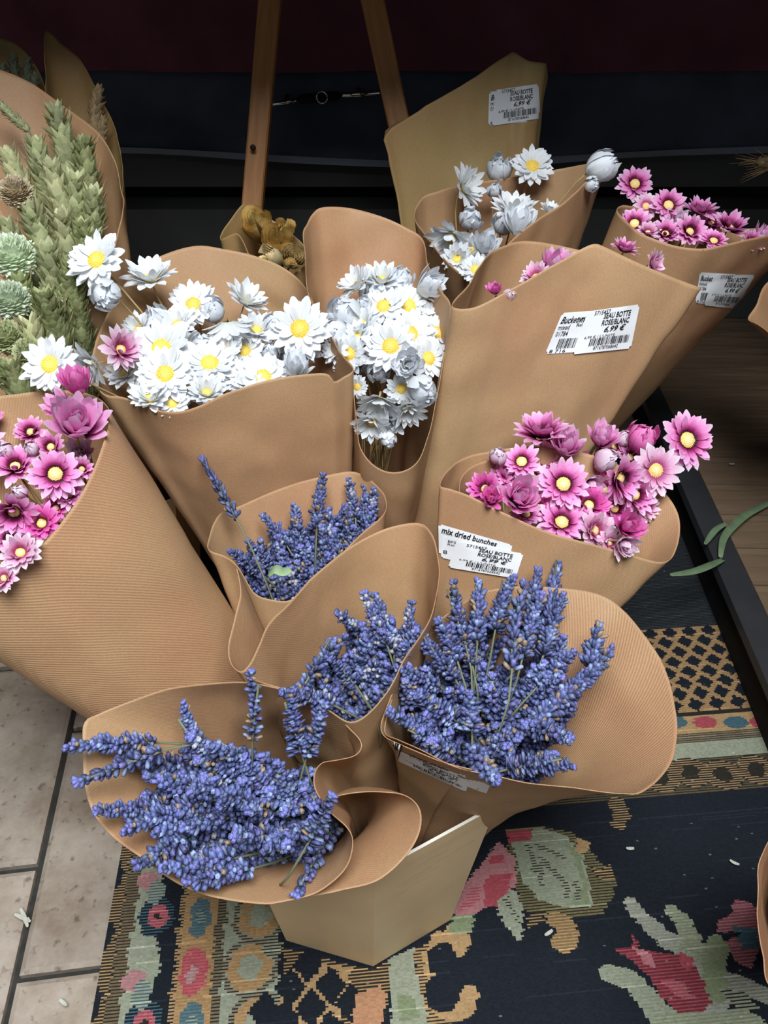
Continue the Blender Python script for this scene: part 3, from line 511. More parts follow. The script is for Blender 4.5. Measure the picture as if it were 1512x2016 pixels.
def petals(rings, stops, seed, flat=False):
    R = random.Random(seed); mb = MB(); ST = 6
    for (n, L, wd, e0, curl, r0, z0, ph) in rings:
        for i in range(n):
            a = 2*math.pi*(i + ph)/n + R.uniform(-.11, .11); l = L*R.uniform(.82, 1.1); e = e0 + R.uniform(-.18, .2); cu = curl + R.uniform(-.35, .35)
            w_ = wd*R.uniform(.85, 1.15); tw = R.uniform(-.25, .25); jit = R.uniform(-.05, .05); tip = R.uniform(.12, .4)
            ca, sa = math.cos(a), math.sin(a); V = []; K = []
            r, z = r0, z0
            for s in range(ST):
                t = s/(ST-1); ang = e + cu*t
                if s: r += math.cos(ang)*l/(ST-1); z += math.sin(ang)*l/(ST-1)
                hw = w_*.5*(.42, .74, .95, 1.0, .80, tip)[s]
                nx, nz = -math.sin(ang), math.cos(ang)
                for u in (-1, 0, 1):
                    lift = (.14*hw if u else -.06*hw) + tw*hw*u*t*.6
                    dt = (-.05 if (s == ST-1 and u) else 0)*l
                    rr = r + nx*lift + dt*math.cos(ang); zz = z + nz*lift + dt*math.sin(ang)
                    V.append((rr*ca - u*hw*sa, rr*sa + u*hw*ca, zz))
                    tq = (math.hypot(r, z) - .08)/.40 if flat else t; c = ramp(stops, min(1, max(0, tq + jit*.4))); g = 1 - .06*(u == 0) + R.uniform(-.02, .02); K.append(tuple(min(.97, x*g) for x in c))
            mb.add(V, [[s*3+u, s*3+u+1, (s+1)*3+u+1, (s+1)*3+u] for s in range(ST-1) for u in range(2)], K)
    return mb
def disc_mesh(r, z, h, c_in, c_out, seed, n=70):
    R = random.Random(seed); mb = MB(); V = [(0, 0, z + h)]; K = [c_in]; m = 14; rg = 4
    for i in range(1, rg + 1):
        t = i/rg
        for k in range(m):
            a = 2*math.pi*k/m; V.append((r*t*math.cos(a), r*t*math.sin(a), z + h*(1 - t**2.2))); K.append(lerp3(c_in, c_out, t))
    Fc = [[0, 1+k, 1+(k+1)%m] for k in range(m)] + [[1+i*m+k, 1+(i+1)*m+k, 1+(i+1)*m+(k+1)%m, 1+i*m+(k+1)%m] for i in range(rg-1) for k in range(m)]
    mb.add(V, Fc, K)
    for i in range(n):
        t = math.sqrt((i+.5)/n); a = i*2.39996; t2 = .25 + .73*t; x, y = r*t2*math.cos(a), r*t2*math.sin(a); zz = z + h*(1 - t2**2.2); q = r*.085*R.uniform(.7, 1.25)
        c = lerp3(c_in, c_out, t); g = R.uniform(.8, 1.18); c = tuple(min(.95, v*g) for v in c)
        mb.add([(x+q, y, zz), (x, y+q, zz), (x-q, y, zz), (x, y-q, zz), (x, y, zz+q*1.7)], [[0,1,4],[1,2,4],[2,3,4],[3,0,4]], c)
    return mb
KINDS = {}
def rings(kind):
    if kind == 'o': return [(15, .40, .15, .10, .05, .09, -.03, 0), (14, .37, .14, .30, -.05, .09, -.01, .5), (11, .27, .11, .55, -.1, .10, 0, .2)], .16
    if kind == 'h': return [(15, .44, .16, .55, -.25, .08, -.06, 0), (13, .42, .15, .85, -.15, .08, -.04, .5), (9, .32, .12, 1.05, 0, .08, -.02, .2)], .13
    if kind == 'c': return [(14, .58, .20, .75, .55, .07, -.26, 0), (12, .56, .19, 1.0, .5, .06, -.24, .5), (9, .46, .15, 1.15, .45, .05, -.2, .2), (7, .38, .13, 1.25, .3, .03, -.16, .3)], .07
    if kind == 'g': return [(13, .98, .30, .35, 2.0, .10, -.45, 0), (12, .95, .28, .5, 1.9, .09, -.44, .5), (9, .86, .22, .85, 1.25, .06, -.40, .2), (6, .82, .18, 1.1, .7, .04, -.36, .4)], .05
for col, st in (('w', WHITE), ('p', PINK), ('m', MAG), ('l', PALE)):
    for kd in 'ohcg':
        for sd in range(3 if kd in 'oh' else 2):
            rg, dr = rings(kd); s0 = hash((ord(col), ord(kd), sd)) % 9999
            pb = petals(rg, st, s0, kd in 'oh')
            yc, yo = ((.80, .60, .16), (.78, .48, .03)) if col == 'w' else ((.86, .66, .38), (.80, .50, .12))
            db = disc_mesh(dr*(1 if col == 'w' else .84), .0 if kd != 'c' else -.12, .055, yc, yo, sd)
            KINDS[(col, kd, sd)] = (mesh('petals', pb.V, pb.F, M['petal'], col=pb.K), mesh('disc', db.V, db.F, M['disc'], col=db.K))
ORD = ['first', 'second', 'third', 'fourth', 'fifth', 'sixth', 'seventh', 'eighth', 'ninth', 'tenth', 'eleventh', 'twelfth', 'thirteenth', 'fourteenth', 'fifteenth']
STEM_ME = M['stem']
def stem_curve(p, n, W, R, hold=.5):
    e = W.axis(hold) + Vector((R.uniform(-.02, .02), R.uniform(-.02, .02), 0)); d = (p - e).length
    a, b, c_ = p, p - n * min(.05, d * .3), e + (W.C - W.B).normalized() * d * .3
    return [a*(1-t)**3 + b*3*t*(1-t)**2 + c_*3*t*t*(1-t) + e*t**3 for t in [i/9 for i in range(10)]]
def flowers(key, lst, what, cname):
    W = WR[key]; R = random.Random(len(lst) * 7 + ord(key[0])); byk = {}
    for it in sorted(lst, key=lambda q: q[0]):
        byk.setdefault((it[3][0], it[3][1]), []).append(it)
    CN = dict(w='white', p='pink', m='deep pink', l='pale pink'); KN = dict(o='wide open', h='half open', c='cupped', g='closed round')
    for (col, kd), items in byk.items():
        for i, it in enumerate(items):
            px, py, dpx, kk = it[:4]; nn = it[4] if len(it) > 4 else (0, .2); off = it[5] if len(it) > 5 else .012
            d = W.D(px, py) + off; p = at(px, py, d); sc = dpx * d / F * (1.22 if kd in 'oh' else 1.25); n = nrm(*nn)
            q = n.to_track_quat('Z', 'Y') @ Quaternion((0, 0, 1), R.uniform(0, 6.28))
            ov = it[6] if len(it) > 6 else None
            root = empty('everlasting_flower', p)
            if ov: lb = ov
            else:
                pos = 'only' if len(items) == 1 else ('leftmost' if i == 0 else 'rightmost' if i == len(items) - 1 else ORD[i] + ' from left')
                lb = (f'the only {KN[kd]} {CN[col]} {what} in the {cname}' if len(items) == 1 else f'{pos} of the {KN[kd]} {CN[col]} {what}s in the {cname}')
            tag(root, lb, 'flower', f'{what}s in the {cname}')
            pm, dm = KINDS[(col, kd, R.randrange(3 if kd in 'oh' else 2))]
            for nm, me in (('petals', pm), ('disc', dm)):
                if nm == 'disc' and kd == 'g': continue
                o = link(nm, me, root); o.rotation_mode = 'QUATERNION'; o.rotation_quaternion = q; o.scale = (sc, sc, sc)
            mb = MB(); mb.tube([v - p for v in stem_curve(p - n * sc * (.05 if kd in 'oh' else .4), n, W, R)], .0011 + .0004*R.random(), 5); mb.build('stem', M['stem'], root)
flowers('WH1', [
    (190,512,108,'wo',(-.15,.25),-.12,'white daisy with yellow centre overhanging the green wheat'),(297,548,100,'wh',(.05,.72),-.05),(209,582,62,'wg',(.2,-.5),-.10),(380,600,92,'wo',(.05,.3)),(315,628,52,'wg',(-.3,.5)),
    (484,592,82,'wh',(.55,.6),.0),(449,640,98,'wh',(.05,-.75,-.35),.0),(590,648,112,'wo',(.02,.05),-.03,'white daisy with large yellow centre at the right end of the left white bunch'),
    (318,688,122,'wo',(.0,.15),.012),(325,737,104,'wo',(.05,.15),-.02),(413,715,104,'wo',(.15,.45),0),(180,718,84,'wh',(-.35,-.5,.5),-.02),
    (98,718,106,'wo',(-.1,.1),-.09,'white daisy with pale yellow centre beside the wheat at left'),(518,742,96,'wo',(.1,.4),.01),(582,722,72,'wc',(.15,.6),.0),(532,693,38,'wg',(0,.3)),
    (296,784,80,'wh',(.1,.6),.01),(407,774,72,'wh',(.2,.5),.01),(463,744,64,'wo',(.1,.3),.02),(398,682,60,'wg',(0,.3),.03),(273,648,64,'wh',(-.2,.4),.01),(352,770,70,'wc',(0,.4),.02),(560,690,60,'wg',(.1,.2),.04),(340,795,66,'wo',(0,.4),.02),(375,765,70,'wo',(.1,.3),.02),(490,760,66,'wh',(.1,.4),.02),(600,690,60,'wh',(.3,.3),.03),(245,735,70,'wh',(-.2,.3),.02),(480,690,80,'wo',(.2,.3),.05),(430,745,70,'wc',(0,.3),.05),
    (350,640,76,'wh',(0,.4),.02),(370,690,76,'wo',(0,.3),.04),(440,690,70,'wh',(.1,.3),.03),(505,650,70,'wh',(.2,.4),.03),(540,640,50,'wg',(.2,.3),.02),(285,735,80,'wo',(-.2,.2),.02),(420,610,50,'wg',(.1,.4),.02),(555,745,70,'wh',(.1,.4),.03),(238,688,80,'lh',(.7,.15),-.05,'pale pink and white flower turned sideways above the left white bunch')], 'daisy', 'left white bunch')
flowers('WH2', [
    (703,561,76,'wh',(-.6,.45)),(751,552,76,'wh',(0,.55)),(792,548,46,'wg',(.2,.4)),(845,562,80,'wc',(.75,.2),.0),(755,603,86,'wo',(-.2,.3)),(803,602,96,'wo',(.3,.3),.02),(678,614,66,'wg',(-.3,.2)),(717,598,30,'wg',(0,.2)),
    (713,640,74,'wh',(-.4,.5)),(658,652,54,'wg',(-.4,0)),(769,682,98,'wo',(-.1,.1),-.02),(808,657,94,'wo',(.35,.2),.0),(862,655,74,'wo',(.4,.2),.02),(844,706,80,'wo',(.4,.05),.01),(803,716,80,'wc',(0,-.1),-.02),(688,697,78,'wo',(-.4,-.1)),(703,664,62,'wh',(-.2,.3),.01),
    (746,730,48,'wg',(0,0),.02),(833,768,62,'wg',(.3,-.4),-.01),(790,765,62,'wo',(.1,-.4),.02),(746,790,84,'wh',(-.1,-.8,.3),-.01),(803,805,76,'wh',(.1,-.75,.4),.01),(731,832,76,'wh',(-.2,-.7,.5),.01),(763,866,36,'wg',(0,-.3),.01),(703,762,46,'wo',(-.4,-.2),.02),
    (660,690,56,'wh',(-.5,0),.01),(735,575,60,'wg',(0,.3),.03),(780,640,70,'wh',(.1,.2),.04),(725,715,60,'wg',(0,0),.05),(770,830,60,'wc',(0,-.3),.04),(820,640,60,'wg',(.2,.2),.05),(840,620,50,'wh',(.4,.4),.03)], 'daisy', 'middle white bunch')
flowers('WH3', [
    (1048,327,78,'wo',(0,.25),.0,'white daisy with golden centre standing highest in the back white bunch'),(983,333,50,'wg',(-.1,.3)),(974,375,31,'wg',(0,.2)),(917,370,80,'wh',(.75,.0),-.03),(1185,325,58,'wg',(.75,.2),-.04,'closed white bud at the right tip of the back paper wrap'),(1166,362,30,'wg',(.2,-.3),-.02),
    (928,430,48,'wg',(.1,-.1)),(1011,415,84,'wh',(0,.7),.0),(1022,438,78,'wc',(.1,.6),-.02),(1082,414,44,'wh',(.2,.7),.03),(888,468,88,'wh',(-.3,-.6,.3),-.01),(955,482,66,'wc',(.2,.2),-.01),(936,531,58,'wo',(.1,.1),.0),(990,442,44,'wg',(0,.2),.01),(925,492,60,'wh',(0,0),.03),(900,510,60,'wh',(-.2,-.2),.02),(965,520,50,'wc',(0,.2),.03)], 'daisy', 'back white bunch')
flowers('P2', [
    (1250,362,64,'po',(-.05,.1),-.02),(1272,406,48,'lo',(0,.1),.0),(1316,404,64,'po',(.05,.15),-.02),(1249,440,60,'po',(-.2,.2)),(1377,416,64,'ph',(.1,.75),0),(1310,460,56,'ph',(0,.4)),(1358,456,62,'ph',(.1,.1),.0),(1436,448,70,'ph',(.2,.6)),(1405,474,52,'po',(0,.5),.01),(1500,462,48,'pc',(.5,.4)),(1276,458,44,'lh',(0,.4),.01),(1480,478,50,'ph',(.3,.4),.01),(1335,436,50,'lc',(0,.3),.03),(1400,440,50,'ph',(0,.4),.04)], 'pink flower', 'far right pink bunch')
flowers('H', [
    (1092,520,74,'pc',(.1,.5),-.03),(1055,545,58,'lh',(-.4,.4),-.02),(975,570,34,'mc',(-.2,.5),-.02),(1001,580,28,'lg',(.3,.3),-.02),(1229,492,54,'ph',(.2,.8),.03),(1285,520,56,'lh',(.8,-.1),-.02),(1180,520,60,'ph',(.2,.6),.04),(1120,545,50,'ph',(.1,.4),.0)], 'pink flower', 'centre pink bunch')
flowers('J', [
    (1353,866,104,'po',(.25,.12),-.05,'large pink flower highest at the right of the front pink bunch'),(1291,926,94,'lo',(.1,-.05),-.05,'pale pink flower with yellow centre below the highest pink flower'),(1109,953,92,'po',(0,.08),-.03),(1027,909,68,'po',(-.2,.3),-.01),(1066,855,104,'ph',(-.1,.86),-.02),(1117,876,76,'pc',(.05,.55),-.03),
    (1186,860,72,'pc',(.15,.6),-.02),(1265,863,64,'mg',(.05,.5),-.02),(1229,862,34,'lg',(.3,.3),.0),(980,898,40,'lg',(-.2,.4),-.02),(1026,976,92,'pc',(.05,.25),-.03),(955,962,64,'mh',(-.5,.3),-.01),(968,980,52,'mc',(-.1,.3),-.02),(1220,942,90,'ph',(.5,-.3),-.04),(1250,974,80,'ph',(.2,0),-.01),
    (1194,906,54,'lg',(.3,.1),-.02),(1165,955,56,'lc',(.2,-.3),-.01),(1106,1028,88,'po',(0,.45),.015),(1170,1044,76,'lh',(.3,.1),.015),(1239,1036,70,'mc',(.2,.3),-.03),(1230,1074,60,'lc',(.2,-.3),-.01),(1036,1012,54,'po',(-.1,.5),.02),(1159,995,80,'mh',(0,.2),.01),(1070,905,70,'ph',(0,.3),.03),(1000,935,60,'ph',(-.3,.2),.02),(1140,915,60,'mc',(0,.2),.03),(1210,1000,70,'ph',(.1,0),.02),(1060,1000,60,'mh',(0,.2),.02),(1200,1068,50,'lh',(.1,0),.02),(1130,980,70,'ph',(0,.2),.03),(1085,990,60,'ph',(-.1,.2),.03),(985,945,56,'ph',(-.3,.3),.03),(1240,900,60,'ph',(.2,.3),.03),(1190,965,64,'mh',(.1,.1),.03),(1150,1030,60,'ph',(0,.2),.025),(1270,1000,56,'lh',(.3,.1),.02),(1090,870,56,'ph',(0,.5),.03),(1210,880,50,'lh',(.2,.4),.03),(1050,940,56,'ph',(-.1,.3),.03)], 'pink flower', 'front pink bunch')
flowers('PL', [
    (152,830,120,'pc',(.35,.35),-.05,'big ruffled pink flower at the top of the left-edge pink bunch'),(150,752,80,'mc',(.1,.75),-.05,'bright pink flower standing just below the white daisies at left'),(109,933,92,'po',(.3,.0),-.03),(30,918,78,'ph',(.2,.5),-.01),(10,886,38,'lg',(0,.2),-.03),(27,1008,90,'ph',(.15,-.6),-.03),(82,1030,74,'mh',(.2,.2),.0),(40,1088,76,'lh',(.2,.3),-.02),
    (40,968,33,'lg',(0,.2),-.05),(62,884,32,'lg',(0,.3),-.02),(161,924,48,'ph',(.3,.2),.01),(137,974,52,'ph',(.3,.2),.01),(8,1138,54,'lh',(0,.2),-.01),(155,890,60,'lc',(.2,.2),.02),(120,800,70,'pc',(-.2,.4),.0),(110,1000,50,'mh',(.2,.2),.02),(60,850,60,'ph',(0,.4),.05),(20,1060,60,'ph',(0,.2),.03),(100,880,60,'ph',(0,.2),.05),(-40,880,90,'po',(-.1,.2),.0),(-60,980,90,'ph',(-.2,.2),-.01),(-20,1020,70,'lo',(-.1,.1),.02),(-110,920,80,'pc',(-.2,.3),.0),(-60,1090,80,'po',(-.1,.1),.0),(-120,1040,80,'lh',(-.3,.1),.0),(-130,1120,70,'ph',(-.2,0),.0),(-30,830,70,'mh',(0,.4),.02)], 'pink flower', 'left-edge pink bunch')
# ------------------------------------------------------------------ lavender
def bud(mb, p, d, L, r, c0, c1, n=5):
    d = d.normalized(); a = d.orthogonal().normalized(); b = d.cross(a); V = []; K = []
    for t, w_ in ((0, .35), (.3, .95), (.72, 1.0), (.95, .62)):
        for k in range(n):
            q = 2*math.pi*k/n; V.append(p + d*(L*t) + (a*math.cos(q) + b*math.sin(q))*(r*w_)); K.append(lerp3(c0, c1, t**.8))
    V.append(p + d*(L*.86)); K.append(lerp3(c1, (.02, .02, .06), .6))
    Fc = [[i*n+k, i*n+(k+1)%n, (i+1)*n+(k+1)%n, (i+1)*n+k] for i in range(3) for k in range(n)] + [[3*n+k, 3*n+(k+1)%n, 4*n] for k in range(n)]
    mb.add(V, Fc, K)
def spike_mesh(L, seed, dens=1.0, wid=1.0, dusty=0.0):
    R = random.Random(seed); mb = MB(); bx, by = R.uniform(-.12, .12), R.uniform(-.12, .12)
    cx = lambda z: Vector((bx*(z/L)**2*L, by*(z/L)**2*L, z))
    z = 0; step = .0050/dens; a0 = 0
    while z < L:
        t = z/L; n = max(3, int((9 if dens >= 1 else 5)*(1 - .45*t**3))); rr = .0105*wid*(1 - .42*t**2.5)*(.8 + .2*math.sin(t*20 + seed)); a0 += .5
        if dens < 1 and R.random() < .15: z += step; continue
        for k in range(n):
            a = a0 + 2*math.pi*k/n + R.uniform(-.25, .25); el = R.uniform(.25, 1.0) + .5*t; d = Vector((math.cos(a)*math.cos(el), math.sin(a)*math.cos(el), math.sin(el)))
            g = R.uniform(.5, 1.45)
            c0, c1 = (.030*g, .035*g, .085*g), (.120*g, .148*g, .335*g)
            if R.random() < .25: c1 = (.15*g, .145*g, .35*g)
            if R.random() < .2: c1 = (.26*g, .33*g, .54*g)  # pale highlights put into the colour of some buds
            u = R.random()
            if u < .045: c0, c1 = (.16, .10, .06), (.36, .26, .17)
            if u < dusty: c0, c1 = (.18, .17, .2), (.5, .5, .56)
            bl = R.uniform(.0066, .0092); bud(mb, cx(z) + Vector((d.x, d.y, 0))*(rr*.30) + Vector((0, 0, R.uniform(-.002, .002))), d, rr*.55 + bl*.55, R.uniform(.0018, .0027), c0, c1)
        z += step
    for k in range(4): bud(mb, cx(L) , Vector((R.uniform(-.6, .6), R.uniform(-.6, .6), 1)), .008, .002, (.08, .08, .22), (.20, .21, .55))
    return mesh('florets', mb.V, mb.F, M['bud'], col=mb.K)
SPK = {'s': [spike_mesh(.042, i) for i in range(3)], 'm': [spike_mesh(.062, 10+i) for i in range(4)], 'l': [spike_mesh(.085, 20+i) for i in range(3)],
       't': [spike_mesh(.075, 30+i, .82, .85) for i in range(2)], 'd': [spike_mesh(.065, 40+i, 1, .95, .16) for i in range(3)]}
SLEN = dict(s=.042, m=.062, l=.085, t=.075, d=.065)
LAVL = []; ORD += ['sixteenth', 'seventeenth', 'eighteenth', 'nineteenth', 'twentieth']
def topx(p):
    r = p - CAM; d = r.dot(FW); return (756 + r.dot(RT)/d*F, 1008 - r.dot(UP)/d*F)
def rows(items, what, cname, per=9):
    its = sorted(items, key=lambda q: topx(q[1])[1]); nr = max(1, round(len(its)/per)); k = math.ceil(len(its)/nr)
    for r in range(nr):
        rw = sorted(its[r*k:(r+1)*k], key=lambda q: topx(q[1])[0])
        for i, q in enumerate(rw): q[0]['label'] = f'{what}, {ORD[i]} from left in {ORD[r]} row from top, {cname}'
def lav(W, tip, dirn, kind, R, label, group, length=None, wsc=1.0):
    L0 = SLEN[kind]; L = length or L0*R.uniform(.85, 1.15); d = dirn.normalized(); base = tip - d*L
    root = empty('lavender_spike', base); tag(root, label, 'lavender', group); LAVL.append((root, tip, label))
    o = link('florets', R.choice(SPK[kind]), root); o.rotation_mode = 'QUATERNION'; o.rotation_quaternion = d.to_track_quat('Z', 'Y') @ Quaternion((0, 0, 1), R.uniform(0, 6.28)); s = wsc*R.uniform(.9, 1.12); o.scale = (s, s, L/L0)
    e = W.axis(.45) + Vector((R.uniform(-.015, .015), R.uniform(-.015, .015), 0)); q = (e - base); b1 = base - d*q.length*.35
    pts = [base + d*L*.9, base + d*L*.4, base] + [base*(1-t)**2 + b1*2*t*(1-t) + e*t*t for t in (.2, .4, .6, .8, 1)]
    mb = MB(); mb.tube([p - base for p in pts], .0011, 5); mb.build('stem', M['gstem'], root)
def lavender(key, explicit, region, n, cname, seed, hold=.42, kinds='smml', dmin=.0, dmax=.05, spread=1.0, wsc=1.0, mind=17):
    W = WR[key]; R = random.Random(seed); N = W.axis(hold); grp = f'lavender spikes in the {cname}'; lab = f'lavender spike packed in the {cname}'
    for ex in explicit:
        (x0, y0, x1, y1, kd) = ex[:5]; o = ex[5] if len(ex) > 5 else 0.0; db = ex[6] if len(ex) > 6 else .02
        d0 = W.D(x0, y0) + o; a, b = at(x0, y0, d0), at(x1, y1, W.D(x1, y1) + o + db)
        lav(W, a, a - b, kd, R, ex[7] if len(ex) > 7 else lab, grp, (a - b).length, wsc)
    lst0 = len(LAVL) - len(explicit)
    poly = [Vector((x, y)) for x, y in region]; xs = [p.x for p in poly]; ys = [p.y for p in poly]; put = []; tries = 0
    while len(put) < n and tries < 6000:
        tries += 1; x, y = R.uniform(min(xs), max(xs)), R.uniform(min(ys), max(ys)); ins = False; j = len(poly) - 1
        for i in range(len(poly)):
            if (poly[i].y > y) != (poly[j].y > y) and x < (poly[j].x - poly[i].x)*(y - poly[i].y)/(poly[j].y - poly[i].y) + poly[i].x: ins = not ins
            j = i
        if not ins or any((x-u)**2 + (y-v)**2 < mind*mind for u, v in put): continue
        put.append((x, y)); T = at(x, y, W.D(x, y) + R.uniform(dmin, dmax)); d = (T - N).normalized()*spread + Vector((R.uniform(-.25, .25), R.uniform(-.25, .25), R.uniform(-.15, .3)))
        lav(W, T, d, R.choice(kinds), R, lab, grp, None, wsc)
    rows([q for q in LAVL[lst0:] if q[2] == lab], 'lavender spike', cname)
lavender('F', [(133,1470,300,1462,'l',-.03,.03,'lavender spike sticking out farthest left over the paper rim'),(160,1537,330,1475,'t',-.035,.02,'thin pale-tipped lavender spike at the left of the front-left bunch'),(188,1603,330,1585,'l',-.02,.03),(240,1632,400,1580,'l',-.02,.03),(283,1702,380,1640,'m',-.02,.03),(330,1710,460,1690,'m',-.02,.03),(372,1738,490,1712,'m',-.02,.03),
    (343,1405,415,1510,'l',-.02,.03),(510,1335,497,1455,'t',-.03,.03,'tall thin lavender spike rising at the back of the front-left bunch'),(557,1372,592,1478,'l',-.03,.02),(636,1388,605,1485,'m',-.03,.02),(656,1570,600,1672,'t',-.05,.02),(588,1748,650,1640,'t',.0,.05,'lavender spike hanging over the front paper rim'),
    (300,1520,420,1560,'m',-.01,.03),(240,1490,360,1510,'m',0,.03),(400,1470,470,1545,'m',0,.03),(480,1500,540,1570,'m',-.02,.03),(540,1510,585,1590,'m',-.02,.03),(440,1560,540,1600,'m',-.02,.03),(470,1640,560,1650,'m',-.02,.03)],
    [(300,1500),(380,1440),(470,1470),(560,1500),(620,1520),(640,1600),(600,1690),(480,1720),(370,1720),(290,1640)], 72, 'front-left lavender bunch', 5, kinds='smmd', dmin=-.02, dmax=.06, wsc=1.05)
lavender('LR', [(1097,1087,1080,1250,'l',.0,.02,'tallest lavender spike, in front of the price stickers'),(876,1150,915,1262,'t',-.02,.02),(1008,1162,1008,1320,'t',-.05,.02,'thin pale-stemmed lavender spike in the middle of the right bunch'),(945,1150,940,1260,'m',-.02,.02),(990,1132,975,1240,'l',-.01,.02),(1060,1130,1040,1230,'m'),(815,1230,895,1335,'l',-.03,.03),(865,1222,900,1300,'m',-.02,.02),(785,1320,865,1352,'m',-.02,.03),
    (1180,1242,1160,1310,'s',-.02,.01),(1212,1302,1090,1390,'l',-.03,.03,'lavender spike leaning far right over open paper'),(1150,1330,1060,1420,'m',-.02,.03),(1125,1285,1060,1350,'m',-.01,.03),(772,1402,850,1442,'m',-.01,.03),(792,1430,900,1490,'l',-.01,.04),(835,1370,905,1425,'m',-.02,.03),(930,1370,930,1440,'s',-.04,.03),(1118,1492,1000,1515,'l',-.02,.03),(1118,1448,1050,1430,'m',-.02,.03),(970,1535,930,1480,'m',-.02,.03),(1100,1180,1070,1290,'l',-.01,.02),(1050,1180,1030,1290,'l',-.01,.02),(900,1210,930,1310,'l',0,.02)],
    [(800,1340),(860,1260),(930,1190),(1040,1170),(1110,1190),(1110,1300),(1130,1380),(1110,1500),(980,1525),(880,1490),(800,1450)], 78, 'right lavender bunch', 6, kinds='smml', dmin=-.01, dmax=.06, wsc=1.05)
lavender('LM', [(655,1248,592,1362,'t',-.03,.01,'arching pale lavender spike at the left of the middle bunch'),(715,1172,762,1270,'d',-.01,.02),(668,1207,745,1268,'d',0,.03),(752,1175,775,1285,'d',0,.02),(800,1195,800,1300,'d',.02,.02),(655,1296,700,1350,'t',-.03,.02),(562,1350,650,1385,'d',-.03,.03)],
    [(600,1350),(640,1270),(690,1230),(760,1230),(820,1230),(800,1300),(760,1370),(700,1415),(640,1390)], 46, 'shaded middle lavender bunch', 7, kinds='ddsm', dmin=-.01, dmax=.06)
lavender('L2', [(403,910,470,1030,'t',-.05,.01,'lone lavender spike standing apart at the upper left'),(630,945,624,1040,'l',-.01,.02,'upright lavender spike in the middle of the upper bunch'),(690,950,700,1020,'d',.01,.02),(722,950,715,1030,'d',.02,.02),(742,970,725,1040,'d',.01,.02),(520,1015,565,1075,'m',0,.02),(580,1000,592,1070,'m',.01,.02),(455,1085,510,1125,'m',-.01,.03),(490,1065,530,1115,'m',0,.03)],
    [(470,1090),(520,1040),(600,1020),(680,990),(735,985),(720,1030),(660,1090),(600,1150),(560,1172),(500,1150)], 52, 'upper lavender bunch', 8, kinds='smmd', dmin=.0, dmax=.06, wsc=.95, mind=15)
# ------------------------------------------------------------------ wheat
def wheat_mesh(L, seed, tone, wid=1.0, tight=False):
    R = random.Random(seed); mb = MB(); z = 0; row = 0; step = .0062 if not tight else .0045
    while z < L:
        t = z/L; sc = wid*(.75 + .35*math.sin(math.pi*min(1, t*.9 + .12)))
        for sd in range(4 if not tight else 6):
            a = sd*(math.pi/2 if not tight else math.pi/3) + row*.78 + R.uniform(-.2, .2)
            for k in range(2):
                az = a + (k - .5)*.55; el = R.uniform(.75, 1.15); d = Vector((math.cos(az)*math.cos(el), math.sin(az)*math.cos(el), math.sin(el))); side = Vector((-math.sin(az), math.cos(az), 0)); n = side.cross(d)
                l = .017*sc*R.uniform(.85, 1.2); w_ = .0046*sc; p = Vector((math.cos(az)*.002, math.sin(az)*.002, z)); g = R.uniform(.75, 1.2)
                V = []; K = []
                for s, (tt, ww, lf) in enumerate(((0, .5, 0), (.35, 1, .5), (.72, .72, .35), (1, .06, 0))):
                    for u in (-1, 0, 1):
                        V.append(p + d*(l*tt) + side*(u*w_*ww) - n*((.0028*lf if u == 0 else 0)*sc)*-1); K.append(tuple(c*g*(1 + .25*tt) for c in tone))
                mb.add(V, [[s*3+u, s*3+u+1, (s+1)*3+u+1, (s+1)*3+u] for s in range(3) for u in range(2)], K)
                if R.random() < .07: mb.tube([p + d*l*.9, p + d*l*1.35 + Vector((0, 0, .004))], [.0005, .0001], 3, (.5, .36, .22))
        z += step; row += 1
    return mesh('husks', mb.V, mb.F, M['wheat'], smooth=False, col=mb.K)
GRN, OLV, TAN = (.47, .49, .28), (.38, .41, .20), (.46, .34, .19)
WHT = [wheat_mesh(.085, 1, GRN), wheat_mesh(.10, 2, GRN, 1.05), wheat_mesh(.075, 3, OLV), wheat_mesh(.09, 4, (.54, .54, .31), 1.0), wheat_mesh(.09, 5, OLV, .9, True)]
WHT_TAN = [wheat_mesh(.08, 9, TAN, .9), wheat_mesh(.08, 10, (.18, .20, .13), .9)]
WL = [.085, .10, .075, .09, .09]
WHL = []
def wheat(W, tip, d, mi, R, label, group, meshes=WHT, L0=None, s=1.0):
    d = d.normalized(); L = (L0 or WL[mi])*s; base = tip - d*L; root = empty('wheat_ear', base); tag(root, label, 'wheat', group); WHL.append((root, tip, label))
    o = link('husks', meshes[mi], root); o.rotation_mode = 'QUATERNION'; o.rotation_quaternion = d.to_track_quat('Z', 'Y') @ Quaternion((0, 0, 1), R.uniform(0, 6.28)); o.scale = (s, s, s)
    e = W.axis(.5); b1 = base - d*.06; mb = MB(); mb.tube([q - base for q in [base + d*L*.9] + [base*(1-t)**2 + b1*2*t*(1-t) + e*t*t for t in (0, .25, .5, .75, 1)]], .0014, 5); mb.build('stem', M['gstem'], root)
R = random.Random(11); W = WR['W1']; N = W.axis(.35)
WG = 'green wheat ears in the left bunch'; wl = 'green wheat ear packed among others in the left wheat bunch'
